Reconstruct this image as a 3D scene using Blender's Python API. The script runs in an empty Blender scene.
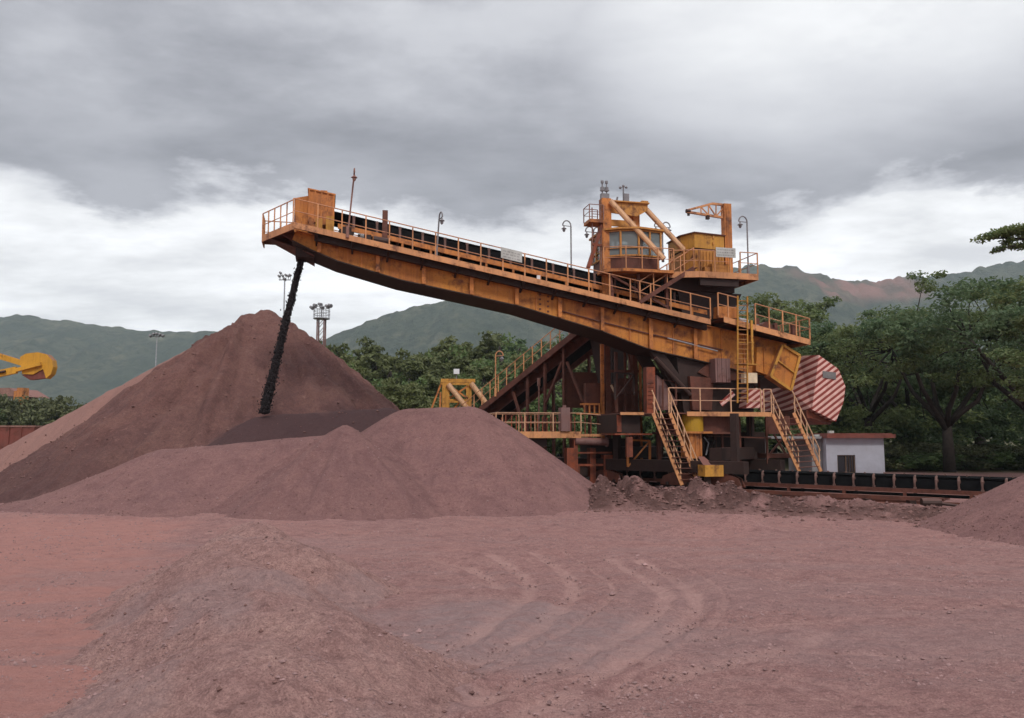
import bpy, math, random
import numpy as np
from mathutils import Vector, Matrix

random.seed(7)
R = math.radians
sc = bpy.context.scene
COL = sc.collection

# ------------------------------------------------------------------ camera
FPX = 788.0
CAMH = 2.8
PIT = math.atan(76 / FPX)
CP, SP = math.cos(PIT), math.sin(PIT)
cam_d = bpy.data.cameras.new('camera')
cam = bpy.data.objects.new('camera', cam_d)
COL.objects.link(cam)
cam_d.sensor_width = 36.0
cam_d.lens = FPX / 1024 * 36.0
cam_d.clip_end = 12000
cam_d.clip_start = 0.1
cam.location = (0, 0, CAMH)
cam.rotation_euler = (R(90) + PIT, 0, 0)
sc.camera = cam


def ray(px, py):
    x = (px - 512) / FPX
    z = -(py - 359) / FPX
    return Vector((x, CP - SP * z, SP + CP * z))


def P(px, py, Y):
    """where the line of sight through a picture point stands at distance Y"""
    d = ray(px, py)
    k = Y / d.y
    return Vector((d.x * k, Y, CAMH + d.z * k))


class Frame:
    def __init__(s, x, y, ang):
        s.o = Vector((x, y))
        a = R(ang)
        s.u = Vector((math.cos(a), math.sin(a)))
        s.v = Vector((-math.sin(a), math.cos(a)))

    def W(s, a, t, z):
        p = s.o + s.u * a + s.v * t
        return Vector((p.x, p.y, z))

    def q(s, px, py, t):
        """(s, z) of the picture point on the vertical plane t of this frame"""
        d = ray(px, py)
        dv = d.x * s.v.x + d.y * s.v.y
        k = (t + s.o.dot(s.v)) / dv
        p = Vector((d.x * k, d.y * k))
        return (p - s.o).dot(s.u), CAMH + d.z * k

    def p(s, px, py, t):
        a, z = s.q(px, py, t)
        return s.W(a, t, z)

    def loc(s, w):
        p = Vector((w[0], w[1])) - s.o
        return p.dot(s.u), p.dot(s.v), w[2]


BF = Frame(-9.25, 33.3, 13.4)      # boom: s to the right along the boom, t away from the camera
YF = Frame(10.2, 38.7, -40.0)      # yard conveyor and travel rails


# ------------------------------------------------------------------ mesh building
class MB:
    def __init__(s):
        s.v = []
        s.f = []
        s.m = []
        s.cur = 0

    def add(s, vs, fs):
        n = len(s.v)
        s.v += [tuple(v) for v in vs]
        s.f += [tuple(i + n for i in f) for f in fs]
        s.m += [s.cur] * len(fs)
        return s

    def hexa(s, c):
        """8 corners: bottom 0-3 (ccw), top 4-7"""
        return s.add(c, [(3, 2, 1, 0), (4, 5, 6, 7), (0, 1, 5, 4), (1, 2, 6, 5), (2, 3, 7, 6), (3, 0, 4, 7)])

    def box(s, F, s0, s1, t0, t1, z0, z1):
        c = [F.W(a, t, z) for z in (z0, z1) for a, t in ((s0, t0), (s1, t0), (s1, t1), (s0, t1))]
        return s.hexa(c)

    def wbox(s, x0, x1, y0, y1, z0, z1):
        return s.box(WF, x0, x1, y0, y1, z0, z1)

    def prism(s, F, poly, t0, t1):
        """polygon of (s, z) extruded from t0 to t1 (t0 nearer to the camera)"""
        n = len(poly)
        a = [F.W(p[0], t0, p[1]) for p in poly]
        b = [F.W(p[0], t1, p[1]) for p in poly]
        fs = [tuple(range(n)), tuple(range(2 * n - 1, n - 1, -1))]
        fs += [(i, i + n, (i + 1) % n + n, (i + 1) % n) for i in range(n)]
        return s.add(a + b, fs)

    def deck(s, poly, z0, z1):
        """plan polygon of world (x, y) extruded vertically; z may be callables"""
        n = len(poly)
        fz = (lambda f, p: f(p) if callable(f) else f)
        a = [(p[0], p[1], fz(z0, p)) for p in poly]
        b = [(p[0], p[1], fz(z1, p)) for p in poly]
        fs = [tuple(range(n - 1, -1, -1)), tuple(range(n, 2 * n))]
        fs += [(i, (i + 1) % n, (i + 1) % n + n, i + n) for i in range(n)]
        return s.add(a + b, fs)

    def beam(s, p, q, w, h=None, up=(0, 0, 1)):
        h = w if h is None else h
        p, q = Vector(p), Vector(q)
        d = (q - p).normalized()
        up = Vector(up)
        if abs(d.dot(up)) > 0.98:
            up = Vector((BF.v.x, BF.v.y, 0))
        x = d.cross(up).normalized()
        y = x.cross(d).normalized()
        c = []
        for o in (p, q):
            for a, b in ((-1, -1), (1, -1), (1, 1), (-1, 1)):
                c.append(o + x * (a * w / 2) + y * (b * h / 2))
        return s.add(c, [(0, 1, 2, 3), (7, 6, 5, 4), (0, 4, 5, 1), (1, 5, 6, 2), (2, 6, 7, 3), (3, 7, 4, 0)])

    def tube(s, pts, r, n=8, caps=True):
        pts = [Vector(p) for p in pts]
        rs = r if isinstance(r, (list, tuple)) else [r] * len(pts)
        base = len(s.v)
        ref = None
        vs = []
        for i, p in enumerate(pts):
            d = (pts[min(i + 1, len(pts) - 1)] - pts[max(i - 1, 0)]).normalized()
            if ref is None:
                ref = Vector((0, 0, 1)) if abs(d.z) < 0.9 else Vector((1, 0, 0))
            x = d.cross(ref)
            if x.length < 1e-4:
                x = d.cross(Vector((0, 1, 0)))
            x.normalize()
            y = x.cross(d).normalized()
            ref = y
            for k in range(n):
                a = 2 * math.pi * k / n
                vs.append(p + (x * math.cos(a) + y * math.sin(a)) * rs[i])
        fs = []
        for i in range(len(pts) - 1):
            for k in range(n):
                a, b = i * n + k, i * n + (k + 1) % n
                fs.append((a, a + n, b + n, b))
        if caps:
            fs.append(tuple(range(n)))
            fs.append(tuple(range(len(pts) * n - 1, (len(pts) - 1) * n - 1, -1)))
        return s.add(vs, fs)

    def cyl(s, c, r, z0, z1, n=24):
        return s.tube([(c[0], c[1], z0), (c[0], c[1], z1)], r, n)

    def blob(s, c, r, sq=(1, 1, 1), jit=0.2, rnd=random):
        """small irregular rock"""
        t = (1 + 5 ** .5) / 2
        vs = [(-1, t, 0), (1, t, 0), (-1, -t, 0), (1, -t, 0), (0, -1, t), (0, 1, t), (0, -1, -t), (0, 1, -t), (t, 0, -1), (t, 0, 1), (-t, 0, -1), (-t, 0, 1)]
        fs = [(0, 11, 5), (0, 5, 1), (0, 1, 7), (0, 7, 10), (0, 10, 11), (1, 5, 9), (5, 11, 4), (11, 10, 2), (10, 7, 6), (7, 1, 8),
              (3, 9, 4), (3, 4, 2), (3, 2, 6), (3, 6, 8), (3, 8, 9), (4, 9, 5), (2, 4, 11), (6, 2, 10), (8, 6, 7), (9, 8, 1)]
        o = []
        for v in vs:
            k = r / 1.9 * (1 + rnd.uniform(-jit, jit))
            o.append((c[0] + v[0] * k * sq[0], c[1] + v[1] * k * sq[1], c[2] + v[2] * k * sq[2]))
        return s.add(o, fs)


WF = Frame(0, 0, 0)
MATS = {}


def wloc(o):
    p = Vector((0, 0, 0))
    while o is not None:
        p += o.location
        o = o.parent
    return p


def mesh_obj(name, me, parent=None):
    o = bpy.data.objects.new(name, me)
    COL.objects.link(o)
    o.parent = parent
    return o


def part(name, mb, mat, parent=None, smooth=False, label=None):
    off = wloc(parent) if parent else Vector((0, 0, 0))
    me = bpy.data.meshes.new(name)
    me.from_pydata([(v[0] - off.x, v[1] - off.y, v[2] - off.z) for v in mb.v], [], mb.f)
    for m in (mat if isinstance(mat, (list, tuple)) else [mat]):
        me.materials.append(MATS[m])
    if isinstance(mat, (list, tuple)):
        me.polygons.foreach_set('material_index', mb.m)
    if smooth:
        me.polygons.foreach_set('use_smooth', [True] * len(me.polygons))
        try:
            me.set_sharp_from_angle(angle=R(38))
        except Exception:
            pass
    me.update()
    o = mesh_obj(name, me, parent)
    if label:
        o['label'] = label
    return o


def tag(o, label, cat, group=None, kind=None):
    if label:
        o['label'] = label
    if cat:
        o['category'] = cat
    if group:
        o['group'] = group
    if kind:
        o['kind'] = kind
    return o


def thing(name, label, cat, loc=(0, 0, 0), group=None, rz=0):
    o = bpy.data.objects.new(name, None)
    o.empty_display_size = 0.3
    COL.objects.link(o)
    o.location = loc
    o.rotation_euler = (0, 0, rz)
    return tag(o, label, cat, group)


def parts(name, mbs, mat, parent=None, label=None):
    """several like pieces, each a part of its own"""
    return [part(name, b_, mat, parent, label=label) for b_ in mbs]


def struct(name, o):
    o.name = name
    o['kind'] = 'structure'
    return o


def copy_tree(o, parent=None):
    c = o.copy()
    COL.objects.link(c)
    c.parent = parent
    for ch in list(o.children):
        copy_tree(ch, c)
    return c


# ------------------------------------------------------------------ numpy noise
def _hash(ix, iy, seed):
    h = (ix.astype(np.int64) * 374761393 + iy.astype(np.int64) * 668265263 + seed * 1442695040888963407 % (1 << 40)) & 0xffffffff
    h = ((h ^ (h >> 13)) * 1274126177) & 0xffffffff
    h = h ^ (h >> 16)
    return (h & 0xffffff) / float(0xffffff)


def vnoise(x, y, seed=0):
    ix, iy = np.floor(x), np.floor(y)
    fx, fy = x - ix, y - iy
    fx = fx * fx * fx * (fx * (fx * 6 - 15) + 10)
    fy = fy * fy * fy * (fy * (fy * 6 - 15) + 10)
    a = _hash(ix, iy, seed)
    b = _hash(ix + 1, iy, seed)
    c = _hash(ix, iy + 1, seed)
    d = _hash(ix + 1, iy + 1, seed)
    return (a + (b - a) * fx) * (1 - fy) + (c + (d - c) * fx) * fy


def fbm(x, y, oct=5, seed=0, gain=0.5, lac=2.03):
    s, a, t = 0, 1.0, 0
    for i in range(oct):
        s = s + (vnoise(x, y, seed + i * 17) - 0.5) * a
        t += a
        a *= gain
        x, y = x * lac + 3.1, y * lac + 7.7
    return s / t * 2


def sstep(a, b, x):
    t = np.clip((x - a) / (b - a), 0, 1)
    return t * t * (3 - 2 * t)


def grid_obj(name, X, Y, Z, mat, parent=None, smooth=True, keep=None, attrs=None):
    """height field from 2-D arrays"""
    n, m = X.shape
    co = np.stack([X, Y, Z], -1).reshape(-1, 3).astype(np.float32)
    idx = np.arange(n * m).reshape(n, m)
    q = np.stack([idx[:-1, :-1], idx[:-1, 1:], idx[1:, 1:], idx[1:, :-1]], -1).reshape(-1, 4)
    # counter-clockwise seen from above
    p = co[q[0]]
    nz = np.cross(p[1] - p[0], p[2] - p[0])[2]
    if keep is not None:
        k = keep.reshape(-1)
        q = q[k[q].any(1)]
        used = np.unique(q)
        mp = -np.ones(n * m, int)
        mp[used] = np.arange(len(used))
        q = mp[q]
        co = co[used]
    else:
        used = None
    if nz < 0:
        q = q[:, ::-1]
    me = bpy.data.meshes.new(name)
    me.vertices.add(len(co))
    me.vertices.foreach_set('co', co.ravel())
    me.loops.add(q.size)
    me.loops.foreach_set('vertex_index', np.ascontiguousarray(q).ravel().astype(np.int32))
    me.polygons.add(len(q))
    me.polygons.foreach_set('loop_start', np.arange(0, q.size, 4, dtype=np.int32))
    me.polygons.foreach_set('loop_total', np.full(len(q), 4, np.int32))
    if smooth:
        me.polygons.foreach_set('use_smooth', np.ones(len(q), bool))
    for an, av in (attrs or {}).items():
        av = av.reshape(-1)
        if used is not None:
            av = av[used]
        at = me.attributes.new(an, 'FLOAT', 'POINT')
        at.data.foreach_set('value', av.astype(np.float32))
    me.materials.append(MATS[mat])
    me.update()
    me.validate()
    return mesh_obj(name, me, parent)


def quads_mesh(name, V, mat):
    """V: (n,4,3) array of quads"""
    n = len(V)
    me = bpy.data.meshes.new(name)
    me.vertices.add(n * 4)
    me.vertices.foreach_set('co', V.reshape(-1).astype(np.float32))
    me.loops.add(n * 4)
    me.loops.foreach_set('vertex_index', np.arange(n * 4, dtype=np.int32))
    me.polygons.add(n)
    me.polygons.foreach_set('loop_start', np.arange(0, n * 4, 4, dtype=np.int32))
    me.polygons.foreach_set('loop_total', np.full(n, 4, np.int32))
    me.materials.append(MATS[mat])
    me.update()
    return me


# ------------------------------------------------------------------ materials
class NT:
    def __init__(s, name):
        s.m = bpy.data.materials.new(name)
        s.m.use_nodes = True
        s.t = s.m.node_tree
        s.t.nodes.clear()
        s.out = s.t.nodes.new('ShaderNodeOutputMaterial')
        s.b = s.n('ShaderNodeBsdfPrincipled')
        s.l(s.b.outputs[0], s.out.inputs[0])
        s.b.inputs['Specular IOR Level'].default_value = 0.3
        MATS[name] = s.m

    def n(s, typ, **kw):
        nd = s.t.nodes.new(typ)
        for k, v in kw.items():
            setattr(nd, k, v)
        return nd

    def l(s, a, b):
        s.t.links.new(a, b)

    def pos(s):
        return s.n('ShaderNodeNewGeometry').outputs['Position']

    def obj(s):
        return s.n('ShaderNodeTexCoord').outputs['Object']

    def noise(s, vec, scale, detail=6, rough=0.6, mapping=None):
        if mapping:
            mp = s.n('ShaderNodeMapping')
            mp.inputs['Scale'].default_value = mapping
            s.l(vec, mp.inputs[0])
            vec = mp.outputs[0]
        nd = s.n('ShaderNodeTexNoise')
        nd.inputs['Scale'].default_value = scale
        nd.inputs['Detail'].default_value = detail
        nd.inputs['Roughness'].default_value = rough
        s.l(vec, nd.inputs['Vector'])
        return nd.outputs['Fac']

    def ramp(s, fac, stops):
        nd = s.n('ShaderNodeValToRGB')
        e = nd.color_ramp.elements
        while len(e) < len(stops):
            e.new(0.5)
        for i, (p, c) in enumerate(stops):
            e[i].position = p
            e[i].color = (c, c, c, 1) if isinstance(c, (int, float)) else (*c, 1)
        s.l(fac, nd.inputs[0])
        return nd.outputs[0]

    def mix(s, fac, a, b, typ='MIX'):
        nd = s.n('ShaderNodeMix', data_type='RGBA', blend_type=typ)
        for sock, v in ((nd.inputs[0], fac), (nd.inputs[6], a), (nd.inputs[7], b)):
            if isinstance(v, (int, float)):
                sock.default_value = v
            elif isinstance(v, (tuple, list)):
                sock.default_value = (*v, 1)
            else:
                s.l(v, sock)
        return nd.outputs[2]

    def math(s, op, a, b=0.0, c=0.0, clamp=False):
        nd = s.n('ShaderNodeMath', operation=op, use_clamp=clamp)
        for sock, v in ((nd.inputs[0], a), (nd.inputs[1], b), (nd.inputs[2], c)):
            if isinstance(v, (int, float)):
                sock.default_value = v
            else:
                s.l(v, sock)
        return nd.outputs[0]

    def attr(s, name):
        return s.n('ShaderNodeAttribute', attribute_name=name).outputs['Fac']

    def color(s, c):
        if isinstance(c, (tuple, list)):
            s.b.inputs['Base Color'].default_value = (*c, 1)
        else:
            s.l(c, s.b.inputs['Base Color'])

    def rough(s, v):
        s.b.inputs['Roughness'].default_value = v

    def bump(s, h, strength=0.3, dist=0.02):
        nd = s.n('ShaderNodeBump')
        nd.inputs['Strength'].default_value = strength
        nd.inputs['Distance'].default_value = dist
        s.l(h, nd.inputs['Height'])
        s.l(nd.outputs[0], s.b.inputs['Normal'])
        return nd


DUST = (0.20, 0.085, 0.068)


def paint(name, base, rust=0.35, dust=0.4, rough=0.6, rustc=(0.085, 0.026, 0.016), fade=None, dustc=(0.20, 0.085, 0.068)):
    """weathered paint: fading, rust blotches and runs, red ore dust lying on upward faces"""
    t = NT(name)
    p = t.pos()
    big = t.noise(p, 0.45, 4, 0.6)
    c = t.mix(t.ramp(big, [(0.35, 0.0), (0.7, 1.0)]), base, fade or tuple(x * 0.62 for x in base))
    bl = t.noise(p, 1.7, 9, 0.68)
    c = t.mix(t.ramp(bl, [(0.62 - rust * 0.35, 0.0), (0.72 - rust * 0.2, 1.0)]), c, rustc)
    st = t.noise(p, 1.0, 5, 0.6, mapping=(5, 5, 0.55))
    c = t.mix(t.math('MULTIPLY', t.ramp(st, [(0.5, 0.0), (0.75, 1.0)]), min(1.0, 0.35 + rust)), c, rustc)
    fine = t.noise(p, 14, 4, 0.7)
    c = t.mix(t.math('MULTIPLY', t.ramp(fine, [(0.3, 1.0), (0.6, 0.0)]), 0.35), c, tuple(x * 0.5 for x in base))
    nz = t.n('ShaderNodeSeparateXYZ')
    t.l(t.n('ShaderNodeNewGeometry').outputs['Normal'], nz.inputs[0])
    up = t.ramp(nz.outputs['Z'], [(0.1, 0.0), (0.7, 1.0)])
    d = t.math('ADD', t.math('MULTIPLY', up, 0.8), t.math('MULTIPLY', t.ramp(t.noise(p, 2.6, 7, 0.7), [(0.4, 0.0), (0.7, 1.0)]), dust), clamp=True)
    c = t.mix(d, c, dustc)
    t.color(c)
    t.rough(rough)
    t.bump(bl, 0.25, 0.01)
    return t


def plain(name, base, rough=0.7, var=0.35, scale=3.0, metal=0.0):
    t = NT(name)
    p = t.pos()
    f = t.noise(p, scale, 7, 0.65)
    t.color(t.mix(t.ramp(f, [(0.3, 0.0), (0.7, 1.0)]), tuple(x * (1 - var) for x in base), tuple(min(1, x * (1 + var)) for x in base)))
    t.rough(rough)
    t.b.inputs['Metallic'].default_value = metal
    t.bump(f, 0.15, 0.01)
    return t


paint('orange_paint', (0.66, 0.24, 0.06), rust=0.34, dust=0.25, dustc=(0.30, 0.13, 0.085))
paint('girder_paint', (0.60, 0.24, 0.042), rust=0.34, dust=0.18, fade=(0.42, 0.125, 0.03), rustc=(0.15, 0.042, 0.02))
paint('yellow_paint', (0.62, 0.30, 0.05), rust=0.22, dust=0.18)
paint('cab_yellow_paint', (0.58, 0.27, 0.06), rust=0.22, dust=0.2, fade=(0.46, 0.19, 0.045))
paint('rail_paint', (0.72, 0.33, 0.14), rust=0.25, dust=0.4, dustc=(0.42, 0.20, 0.13))
paint('stair_rail_paint', (0.75, 0.44, 0.26), rust=0.12, dust=0.25, dustc=(0.45, 0.24, 0.17))
paint('dusty_rail_paint', (0.36, 0.20, 0.16), rust=0.2, dust=0.7)
paint('rust_steel', (0.16, 0.052, 0.033), rust=0.55, dust=0.35, rustc=(0.07, 0.025, 0.017), dustc=(0.19, 0.08, 0.06))
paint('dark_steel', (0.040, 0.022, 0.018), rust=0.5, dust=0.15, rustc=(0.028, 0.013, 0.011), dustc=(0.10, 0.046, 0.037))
paint('red_orange_paint', (0.30, 0.070, 0.028), rust=0.45, dust=0.3)
paint('pale_tube_paint', (0.78, 0.48, 0.27), rust=0.08, dust=0.12, fade=(0.70, 0.38, 0.18))
paint('bright_yellow_paint', (0.58, 0.33, 0.02), rust=0.12, dust=0.12)
paint('loader_yellow', (0.66, 0.33, 0.03), rust=0.05, dust=0.12)
paint('pink_steel', (0.26, 0.15, 0.14), rust=0.2, dust=0.5)
paint('wagon_red', (0.22, 0.06, 0.045), rust=0.3, dust=0.4)
plain('grey_panel', (0.42, 0.42, 0.40), 0.5, 0.2)
plain('lettering', (0.16, 0.15, 0.15), 0.6, 0.3)
plain('faded_lettering', (0.27, 0.265, 0.26), 0.6, 0.3)
plain('galvanised', (0.34, 0.34, 0.36), 0.45, 0.25, metal=0.3)
plain('lamp_grey', (0.20, 0.19, 0.20), 0.5, 0.3)
plain('lamp_white', (0.72, 0.73, 0.75), 0.4, 0.1)
plain('belt_rubber', (0.009, 0.009, 0.010), 0.95, 0.4, 6)
MATS['belt_rubber'].node_tree.nodes['Principled BSDF'].inputs['Specular IOR Level'].default_value = 0.08
plain('tyre_rubber', (0.02, 0.02, 0.02), 0.8, 0.4, 6)
plain('wheel_iron', (0.035, 0.022, 0.02), 0.6, 0.5)
plain('dusty_roller', (0.15, 0.085, 0.072), 0.8, 0.4, 5)
plain('cream_paint', (0.66, 0.52, 0.36), 0.6, 0.2)
plain('dark_interior', (0.02, 0.02, 0.025), 0.8, 0.3)
plain('fallen_ore', (0.016, 0.012, 0.014), 0.9, 0.5, 6)
plain('window_frame_paint', (0.13, 0.08, 0.05), 0.6, 0.3)
plain('grey_wall', (0.24, 0.235, 0.24), 0.9, 0.2, 1.2)

t = NT('glass')
t.color((0.32, 0.36, 0.36))
t.rough(0.06)
t.b.inputs['Transmission Weight'].default_value = 0.55
t.b.inputs['IOR'].default_value = 1.25
t.b.inputs['Specular IOR Level'].default_value = 0.8

t = NT('dark_glass')
t.color((0.02, 0.022, 0.028))
t.rough(0.12)
t.b.inputs['Specular IOR Level'].default_value = 0.6

# red and pale warning stripes of the counterweight
t = NT('warning_stripes')
p = t.obj()
mp = t.n('ShaderNodeSeparateXYZ')
t.l(p, mp.inputs[0])
val = t.math('SUBTRACT', mp.outputs['Z'], t.math('MULTIPLY', mp.outputs['X'], 0.70))
val = t.math('ADD', val, t.math('MULTIPLY', t.noise(p, 1.5, 3), 0.03))
w = t.math('SINE', t.math('MULTIPLY', val, 2 * math.pi / 0.30))
wr = t.ramp(t.math('MULTIPLY_ADD', w, 0.5, 0.5), [(0.36, 0.0), (0.60, 1.0)])
dirt = t.noise(p, 2.5, 8, 0.7)
pale = t.mix(t.ramp(dirt, [(0.35, 0.0), (0.7, 1.0)]), (0.78, 0.49, 0.44), (0.60, 0.33, 0.28))
red = t.mix(t.ramp(dirt, [(0.35, 0.0), (0.7, 1.0)]), (0.30, 0.055, 0.045), (0.20, 0.05, 0.04))
t.color(t.mix(wr, red, pale))
t.rough(0.75)
t.bump(w, 0.25, 0.02)

t = NT('limewashed_wall')
p = t.pos()
st = t.noise(p, 1.3, 7, 0.7)
c = t.mix(t.ramp(st, [(0.3, 0.0), (0.75, 1.0)]), (0.47, 0.48, 0.55), (0.36, 0.36, 0.41))
run = t.noise(p, 1.0, 5, 0.6, mapping=(4, 4, 0.5))
c = t.mix(t.math('MULTIPLY', t.ramp(run, [(0.55, 0.0), (0.8, 1.0)]), 0.5), c, (0.33, 0.27, 0.27))
zz = t.n('ShaderNodeSeparateXYZ')
t.l(p, zz.inputs[0])
splash = t.math('MULTIPLY', t.ramp(t.math('ADD', zz.outputs['Z'], t.math('MULTIPLY', st, 0.8)), [(0.35, 1.0), (1.0, 0.0)]), 0.6)
c = t.mix(splash, c, (0.30, 0.15, 0.12))
t.color(c)
t.rough(0.9)

# ore, dust and earth
def ore(name, cols, scale=1.0, bumpy=0.5, extra=None):
    t = NT(name)
    p = t.pos()
    big = t.noise(p, 0.16 * scale, 5, 0.6)
    mid = t.noise(p, 0.9 * scale, 8, 0.7)
    fine = t.noise(p, 9.0, 6, 0.75)
    c = t.mix(t.ramp(big, [(0.36, 0.0), (0.64, 1.0)]), cols[0], cols[1])
    c = t.mix(t.ramp(mid, [(0.45, 0.0), (0.68, 1.0)]), c, cols[2])
    c = t.mix(t.ramp(mid, [(0.34, 0.5), (0.46, 0.0)]), c, cols[3])
    c = t.mix(t.ramp(fine, [(0.36, 0.55), (0.60, 0.0)]), c, cols[3])
    vf = t.noise(p, 38.0, 4, 0.8)
    c = t.mix(t.ramp(vf, [(0.36, 0.75), (0.52, 0.0)]), c, cols[3])
    c = t.mix(t.ramp(vf, [(0.56, 0.0), (0.72, 0.6)]), c, cols[4])
    vor = t.n('ShaderNodeTexVoronoi')
    vor.inputs['Scale'].default_value = 22
    t.l(p, vor.inputs['Vector'])
    sp = t.math('MULTIPLY', t.ramp(vor.outputs['Distance'], [(0.06, 1.0), (0.2, 0.0)]), t.ramp(mid, [(0.4, 0.2), (0.7, 1.0)]))
    c = t.mix(t.math('MULTIPLY', sp, 0.5), c, cols[4])
    if extra:
        c = extra(t, c, p, fine)
    t.color(c)
    t.rough(0.95)
    t.b.inputs['Specular IOR Level'].default_value = 0.15
    vv = t.n('ShaderNodeTexVoronoi')
    vv.inputs['Scale'].default_value = 30
    t.l(p, vv.inputs['Vector'])
    h = t.math('ADD', t.math('MULTIPLY', fine, 1.0), t.math('MULTIPLY', vv.outputs['Distance'], 0.35))
    h = t.math('ADD', h, t.math('MULTIPLY', mid, 2.2))
    h = t.math('ADD', h, t.math('MULTIPLY', vf, 0.5))
    t.bump(h, bumpy, 0.06)
    return t


def pile_extra(t, c, p, fine):
    dk = t.noise(p, 3.2, 6, 0.78)
    c = t.mix(t.ramp(dk, [(0.30, 0.6), (0.44, 0.0)]), c, (0.105, 0.052, 0.050))
    c = t.mix(t.ramp(dk, [(0.58, 0.0), (0.74, 0.5)]), c, (0.34, 0.195, 0.165))
    c = t.mix(t.math('MULTIPLY', t.attr('fresh'), 1.0, clamp=True), c, t.mix(fine, (0.045, 0.026, 0.030), (0.085, 0.046, 0.048)))
    c = t.mix(t.attr('pale'), c, t.mix(fine, (0.27, 0.145, 0.125), (0.36, 0.20, 0.17)))
    return c


ore('pile_ore', [(0.195, 0.095, 0.082), (0.150, 0.076, 0.072), (0.225, 0.118, 0.098), (0.085, 0.042, 0.040), (0.30, 0.175, 0.15)], 1.0, 1.0, pile_extra)
ore('front_pile_ore', [(0.250, 0.130, 0.122), (0.215, 0.114, 0.112), (0.280, 0.150, 0.138), (0.130, 0.066, 0.064), (0.38, 0.235, 0.215)], 1.4, 0.8, pile_extra)


def ground_extra(t, c, p, fine):
    n = t.noise(p, 0.6, 6, 0.7)
    br = t.noise(p, 1.6, 7, 0.75, mapping=(0.8, 2.2, 1))
    br2 = t.ramp(br, [(0.40, 0.5), (0.58, 1.0)])
    dk = t.noise(p, 5.0, 5, 0.75, mapping=(0.7, 1.6, 1))
    c = t.mix(t.ramp(dk, [(0.30, 0.85), (0.45, 0.0)]), c, (0.14, 0.075, 0.073))  # dark flecks painted in for small shadows between clumps
    c = t.mix(t.ramp(dk, [(0.60, 0.0), (0.74, 0.45)]), c, (0.52, 0.33, 0.30))
    c = t.mix(t.math('MULTIPLY', t.attr('red'), br2), c, t.mix(n, (0.43, 0.205, 0.176), (0.35, 0.165, 0.142)))
    c = t.mix(t.math('MULTIPLY', t.attr('grey'), br2), c, t.mix(fine, (0.170, 0.112, 0.116), (0.38, 0.262, 0.255)))
    c = t.mix(t.attr('track'), c, t.mix(fine, (0.42, 0.245, 0.222), (0.49, 0.305, 0.275)))
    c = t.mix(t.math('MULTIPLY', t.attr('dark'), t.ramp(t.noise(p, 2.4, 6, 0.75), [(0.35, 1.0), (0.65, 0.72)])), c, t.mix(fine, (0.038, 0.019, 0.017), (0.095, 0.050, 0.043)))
    c = t.mix(t.attr('green'), c, t.mix(n, (0.045, 0.055, 0.022), (0.11, 0.085, 0.045)))
    return c


ore('ground_dust', [(0.362, 0.198, 0.183), (0.315, 0.174, 0.167), (0.405, 0.236, 0.214), (0.170, 0.084, 0.080), (0.56, 0.37, 0.335)], 2.0, 0.9, ground_extra)
ore('mound_ore', [(0.385, 0.222, 0.200), (0.340, 0.198, 0.185), (0.430, 0.262, 0.232), (0.165, 0.088, 0.082), (0.54, 0.36, 0.32)], 2.0, 0.9, ground_extra)
plain('pebble_stone', (0.25, 0.155, 0.15), 0.95, 0.55, 4)


def leaves(name, a, b, c3, sun=0.25):
    t = NT(name)
    p = t.pos()
    f = t.noise(p, 0.55, 4, 0.6)
    g = t.noise(p, 5.0, 3, 0.7)
    c = t.mix(t.ramp(f, [(0.38, 0.0), (0.62, 1.0)]), a, b)
    c = t.mix(t.ramp(g, [(0.42, 0.0), (0.66, 1.0)]), c, c3)
    oi = t.n('ShaderNodeObjectInfo')
    c = t.mix(t.math('MULTIPLY', oi.outputs['Random'], 0.45), c, tuple(x * 0.5 for x in a))
    t.color(c)
    t.rough(0.62)
    t.b.inputs['Specular IOR Level'].default_value = 0.25
    tr = t.n('ShaderNodeBsdfTranslucent')
    t.l(c, tr.inputs['Color'])
    mx = t.n('ShaderNodeMixShader')
    mx.inputs[0].default_value = sun
    t.l(t.b.outputs[0], mx.inputs[1])
    t.l(tr.outputs[0], mx.inputs[2])
    t.l(mx.outputs[0], t.out.inputs[0])
    return t


leaves('rain_tree_leaves', (0.075, 0.125, 0.042), (0.165, 0.205, 0.065), (0.26, 0.285, 0.13), 0.42)
leaves('dark_tree_leaves', (0.055, 0.105, 0.050), (0.100, 0.155, 0.065), (0.17, 0.215, 0.11), 0.42)
leaves('wood_leaves', (0.060, 0.120, 0.036), (0.115, 0.175, 0.055), (0.19, 0.225, 0.09), 0.38)
leaves('wood_leaves_olive', (0.090, 0.115, 0.036), (0.135, 0.155, 0.052), (0.19, 0.195, 0.09), 0.35)
leaves('shrub_leaves', (0.070, 0.086, 0.034), (0.11, 0.12, 0.048), (0.16, 0.16, 0.08))
plain('bark', (0.028, 0.021, 0.018), 0.95, 0.45, 5)

# hills
t = NT('hill_cover')
p = t.pos()
a1 = t.noise(p, 0.006, 6, 0.6)
a2 = t.noise(p, 0.045, 6, 0.75)
c = t.mix(t.ramp(a1, [(0.4, 0.0), (0.62, 1.0)]), (0.035, 0.050, 0.028), (0.070, 0.078, 0.045))
c = t.mix(t.ramp(a2, [(0.42, 0.9), (0.56, 0.0)]), c, (0.016, 0.028, 0.014))
a3 = t.noise(p, 0.016, 7, 0.7)
c = t.mix(t.ramp(a3, [(0.54, 0.0), (0.66, 0.7)]), c, (0.13, 0.125, 0.075))
sc_ = t.mix(a2, (0.30, 0.135, 0.105), (0.18, 0.095, 0.078))
c = t.mix(t.attr('scarp'), c, sc_)
t.color(c)
t.rough(1.0)
t.b.inputs['Specular IOR Level'].default_value = 0.05
t.bump(a2, 1.0, 12.0)

plain('clod_earth', (0.15, 0.080, 0.072), 0.95, 0.5, 4)
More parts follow.
